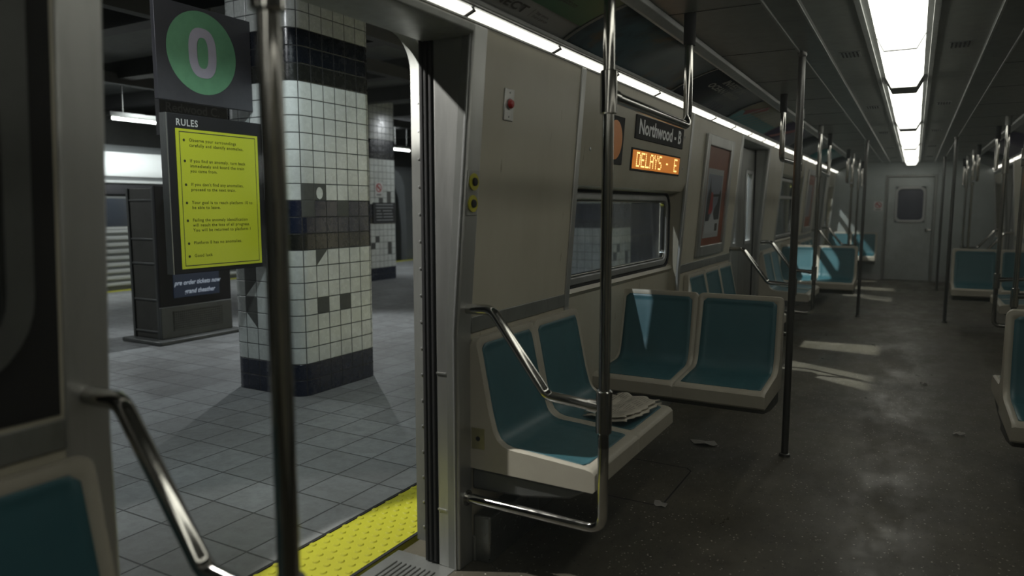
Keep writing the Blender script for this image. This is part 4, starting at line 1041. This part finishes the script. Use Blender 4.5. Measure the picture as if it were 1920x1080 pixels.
nosmoke((-8.522, 10.27, 1.655), (0, 1, 0), .22, .26, 'pinkish no smoking sign on the dim back column')
e = empty('notice_board', 'black notice with grey lines of writing on the dim back column', 'sign', (-8.52, 10.4, 1.2))
relink(MB().box(-8.525, -8.512, 10.10, 10.74, 1.04, 1.42).build('board', dark_sign), e)
m = MB()
for k in range(6):
    for a, b in (((10.17, 10.66),), ((10.17, 10.66),), ((10.19, 10.30), (10.36, 10.62)), ((10.18, 10.34), (10.38, 10.64)), ((10.18, 10.34), (10.38, 10.65)), ((10.19, 10.66),))[k]:
        m.box(-8.513, -8.509, a, b, 1.375 - k * .056, 1.392 - k * .056)
relink(m.build('writing', plain('grey_print', (.25, .27, .28), .6)), e)

# flag-mounted rules board and line number sign on the near column -------------
BX = -4.02
e = empty('rules_board', 'black-framed board with yellow RULES sheet beside the near column', 'sign', (BX, 3.2, .93))
m = MB(); m.box(BX - .06, BX, 2.865, 3.598, .925, 1.923); relink(m.build('board_frame', black, bevel=.004), e)
m = MB(); m.box(BX - .062, BX - .002, 2.857, 2.866, .925, 1.923); relink(m.build('edge_strip', steel_dark), e)
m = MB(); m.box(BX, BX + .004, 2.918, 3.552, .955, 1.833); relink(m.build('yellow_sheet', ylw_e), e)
def onb(off): return lambda a, b: (BX + off, a, b)
fb = onb(.0055)
m = MB()
for a0, a1, b0, b1 in ((2.940, 3.530, 1.812, 1.817), (2.940, 3.530, .972, .977), (2.940, 2.944, .972, 1.817), (3.526, 3.530, .972, 1.817)):
    m.add([fb(a0, b0), fb(a1, b0), fb(a1, b1), fb(a0, b1)], [(0, 1, 2, 3)])
relink(m.build('printed_border', ink, smooth=False), e)
m = MB(); vf = text_fit('RULES', w=.155, h=.043, bold=.02, space=1.12); letters(m, vf[:2], lambda a, b: (BX + .0012, 2.927 + a, 1.850 + b)); relink(m.build('heading', plain('heading_white', (.55, .56, .54), .5), smooth=False), e)
items = [['Observe your surroundings', 'carefully and identify anomalies.'], ['If you find an anomaly, turn back', 'immediately and board the train', 'you came from.'],
         ["If you don't find any anomalies,", 'proceed to the next train.'], ['Your goal is to reach platform 10 to', 'be able to leave.'],
         ['Failing the anomaly identification', 'will result the loss of all progress.', 'You will be returned to platform 1'], ['Platform 0 has no anomalies.'], ['Good luck']]
zt = [1.757, 1.628, 1.480, 1.366, 1.254, 1.109, 1.027]
rule_ink = plain('rule_ink', (.035, .04, .01), .6)
for it, z in zip(items, zt):
    m = MB(); n = 14; m.add([fb(2.972 + .0085 * math.cos(2 * PI * k / n), z + .006 + .0085 * math.sin(2 * PI * k / n)) for k in range(n)], [tuple(range(n))])
    for i, l in enumerate(it):
        vs, fs = text2d(l, bold=.008, space=1.12); ks = .0285; m.add([fb(3.008 + a * ks, z - i * .032 + b * ks) for a, b in vs], fs)
    relink(m.build('rule_text', rule_ink, smooth=False), e)
GX = -4.10
e = empty('platform_number_sign', 'grey square sign with a white 0 on a green disc, fixed to the near column', 'sign', (GX, 3.2, 2.0))
m = MB(); m.box(GX - .035, GX, 2.872, 3.598, 2.012, 2.622); relink(m.build('sign_panel', sign_grey, bevel=.003), e)
m = MB(); n = 48; cy, cz = 3.205, 2.338
m.add([(GX + .0015, cy + .262 * math.cos(2 * PI * k / n), cz + .262 * math.sin(2 * PI * k / n)) for k in range(n)], [tuple(range(n))]); relink(m.build('green_disc', green_p, smooth=False), e)
m = MB(); n = 48                 # rounded zero
def sq(t, a, b, p=2.6): c, s_ = math.cos(t), math.sin(t); return (abs(c) ** (2 / p) * a * (1 if c >= 0 else -1), abs(s_) ** (2 / p) * b * (1 if s_ >= 0 else -1))
o_ = [sq(2 * PI * k / n, .105, .158) for k in range(n)]; i_ = [sq(2 * PI * k / n, .042, .098) for k in range(n)]
m.add([(GX + .003, cy + a, cz + b) for a, b in o_ + i_], [(k, (k + 1) % n, n + (k + 1) % n, n + k) for k in range(n)]); relink(m.build('number_zero', lilac_w, smooth=False), e)
m = MB(); m.box(GX - .03, GX - .005, 3.592, 3.64, 2.10, 2.55); relink(m.build('bracket', steel_dark), e)
# station name board behind
e = empty('station_name_board', 'dark hanging station name board between the green disc sign and the rules board', 'sign', (-5.6, 4.2, 2.0))
m = MB(); m.box(-5.66, -5.60, 3.93, 4.62, 1.95, 2.36); relink(m.build('board', dark_sign, bevel=.003), e)
dim_m = plain('dim_lettering', (.05, .05, .05), .6)
m = MB(); letters(m, text_cap('Redwood C.', .075, bold=.01), lambda a, b: (-5.598, 3.98 + a, 2.16 + b)); relink(m.build('lettering', dim_m, smooth=False), e); m = MB(); letters(m, text_cap('Ave', .06, bold=.01), lambda a, b: (-5.598, 4.42 + a, 2.045 + b))
relink(m.build('lettering', dim_m, smooth=False), e)
m = MB(); m.tube([(-5.63, 4.05, 2.36), (-5.63, 4.05, 3.12)], .012); m.tube([(-5.63, 4.5, 2.36), (-5.63, 4.5, 3.12)], .012); relink(m.build('hanger_rod', steel_dark), e)

# information kiosk --------------------------------------------------------------
KX0, KX1, KY0, KY1 = -6.86, -6.42, 4.40, 5.22
e = empty('information_kiosk', 'grey freestanding advertising kiosk behind the column with a dark blue screen', 'kiosk', (-6.6, 4.8, 0))
m = MB(); m.box(KX0, KX1 - .02, KY0, KY1, .04, 1.53); relink(m.build('body', kiosk_d, bevel=.01), e)
m = MB()
for x in (KX0 + .0, KX1 - .05): m.box(x, x + .035, KY0 - .012, KY0 + .02, .04, 1.53)
for z in (.10, .42, .78, 1.02, 1.40): m.box(KX0 + .03, KX1 - .05, KY0 - .008, KY0 + .01, z, z + .02)
relink(m.build('side_ribs', kiosk_m, bevel=.004), e)
m = MB(); m.box(KX1 - .02, KX1 + .01, KY0 - .01, KY1 + .01, .36, 1.55); relink(m.build('screen_surround', black, bevel=.006), e)
m = MB(); m.box(KX1 - .02, KX1 + .015, KY0 - .01, KY1 + .01, .04, .36); relink(m.build('plinth', kiosk_m, bevel=.008), e)
m = MB(); m.box(KX1 + .01, KX1 + .016, KY0 + .14, KY1 - .14, .44, 1.46); relink(m.build('screen', navy_scr), e)
for l, yy, zz in (('pre order tickets now', 4.55, .565), ('grand theather', 4.66, .475)):
    m = MB(); letters(m, text_cap(l, .045, bold=.018, shear=.3), lambda a, b: (KX1 + .018, yy + a * .93, zz + b))
    relink(m.build('screen_text', scr_txt, smooth=False), e)
m = MB(); m.box(KX1 + .012, KX1 + .02, KY0 + .12, KY1 - .12, .11, .31)
vp = relink(m.build('vent_grille', kiosk_d), e)
m = MB()
for k in range(8): m.box(KX1 + .02, KX1 + .0235, KY0 + .13, KY1 - .13, .12 + k * .0225, .129 + k * .0225)
for k in range(24): m.box(KX1 + .02, KX1 + .0232, KY0 + .13 + k * .023, KY0 + .134 + k * .023, .12, .30)
relink(m.build('grille_bars', kiosk_m), e)
m = MB(); m.box(KX0 - .06, KX1 + .12, KY0 - .10, KY1 + .08, .001, .04); relink(m.build('base_plate', kiosk_m, bevel=.01), e)

# station tube lamps ---------------------------------------------------------------
def tube_lamp(loc, L_, lab):
    e = empty('tube_lamp', lab, 'lamp', loc); x, y, z = loc
    relink(MB().tube([(x, y - L_ / 2, z), (x, y + L_ / 2, z)], .022, 12).build('glowing_tube', tube_e), e)
    m = MB(); m.box(x - .05, x + .05, y - L_ / 2 - .04, y + L_ / 2 + .04, z + .035, z + .09)
    for q in (-1, 1): m.box(x - .02, x + .02, y + q * (L_ / 2 + .012) - .012, y + q * (L_ / 2 + .012) + .012, z - .025, z + .04); m.tube([(x, y + q * L_ * .35, z + .08), (x, y + q * L_ * .35, 3.36)], .008, 8)
    relink(m.build('lamp_housing', kiosk_m), e)
tube_lamp((-10.2, 7.00, 2.62), 1.25, 'bright tube lamp hanging above the other train at left')
tube_lamp((-10.2, 13.10, 2.62), .60, 'small distant tube lamp seen between the columns')
tube_lamp((-10.2, 1.0, 2.62), 1.25, 'tube lamp along the far platform edge, hidden behind the door post')

# the train on the far track ---------------------------------------------------------
e = empty('subway_train', 'silver corrugated subway train standing at the far platform edge', 'train', (-12.6, 10, 0))
TX = -11.32
m = MB(); prof = [(TX, -.9), (TX, 1.0), (TX - .03, 1.5), (TX - .05, 1.86), (TX - .11, 2.05), (TX - .24, 2.22), (TX - .5, 2.38), (TX - 2.4, 2.38), (TX - 2.4, -.9)]
m.prism(prof, 'y', -7.5, 14.2); relink(m.build('body', train_m), e)
m = MB()
for k in range(9): z = .05 + .108 * k; m.prism([(TX - .002, z), (TX + .028, z + .018), (TX + .028, z + .050), (TX - .002, z + .066)], 'y', -7.5, 13.9)
relink(m.build('corrugation', train_hi), e)
m = MB(); m.prism([(TX - .028, 1.52), (TX + .002, 1.55), (TX - .02, 1.69), (TX - .052, 1.72)], 'y', -7.5, 14.2); relink(m.build('letter_board', black), e)
m = MB(); m.prism([(TX - .06, 1.86), (TX - .03, 1.84), (TX - .09, 2.07), (TX - .22, 2.24), (TX - .26, 2.22)], 'y', -7.5, 14.2); relink(m.build('roof_edge', train_hi), e)
m = MB(); m.prism([(TX - .03, 1.735), (TX - .012, 1.735), (TX - .012, 1.775), (TX - .03, 1.775)], 'y', -7.5, 14.2); relink(m.build('drip_rail', train_hi), e)
for k, y in enumerate((-6.5, -3.6, -.7, 2.2, 5.1, 8.0, 10.9)):
    relink(MB().box(TX - .02, TX + .008, y, y + 2.3, 1.03, 1.48).build('window', train_w), e)
m = MB(); m.box(TX, TX + .02, -7.5, 13.9, .985, 1.02); relink(m.build('belt_rail', train_hi), e)
for y in (13.35, 14.15):
    relink(MB().tube([(TX + .03, y, .05), (TX + .03, y, 1.3), (TX - .05, y + .03, 1.9), (TX - .3, y + .05, 2.2)], .035, 8, .1).build('corner_post', train_hi), e)
e2 = empty('train_car', 'next silver car of the far train, beyond the gap', 'train', (-12.6, 18, 0))
m = MB(); m.prism(prof, 'y', 14.7, 30); relink(m.build('body', train_m), e2)
m = MB()
for k in range(9): z = .05 + .108 * k; m.prism([(TX - .002, z), (TX + .028, z + .018), (TX + .028, z + .050), (TX - .002, z + .066)], 'y', 15.2, 30)
relink(m.build('corrugation', train_hi), e2)
m = MB(); m.box(TX - .02, TX + .008, 15.6, 17.6, 1.03, 1.48); relink(m.build('window', train_w), e2)

# thin haze standing in the car
hm = bpy.data.materials.new('haze'); hm.use_nodes = True; hn = hm.node_tree; hn.nodes.remove(hn.nodes['Principled BSDF'])
vs_ = hn.nodes.new('ShaderNodeVolumeScatter'); vs_.inputs['Density'].default_value = .0075; vs_.inputs['Anisotropy'].default_value = .35; vs_.inputs['Color'].default_value = (.88, 1, 1, 1)
hn.links.new(vs_.outputs[0], hn.nodes['Material Output'].inputs['Volume'])
hz = MB().box(X(-1, 1.23), X(1, 1.23), Y0 + .01, Y1 - .02, .004, 1.96).build('haze', hm); hz['kind'] = 'stuff'; hz['label'] = 'thin grey haze filling the train car down to the end door'; hz['category'] = 'haze'
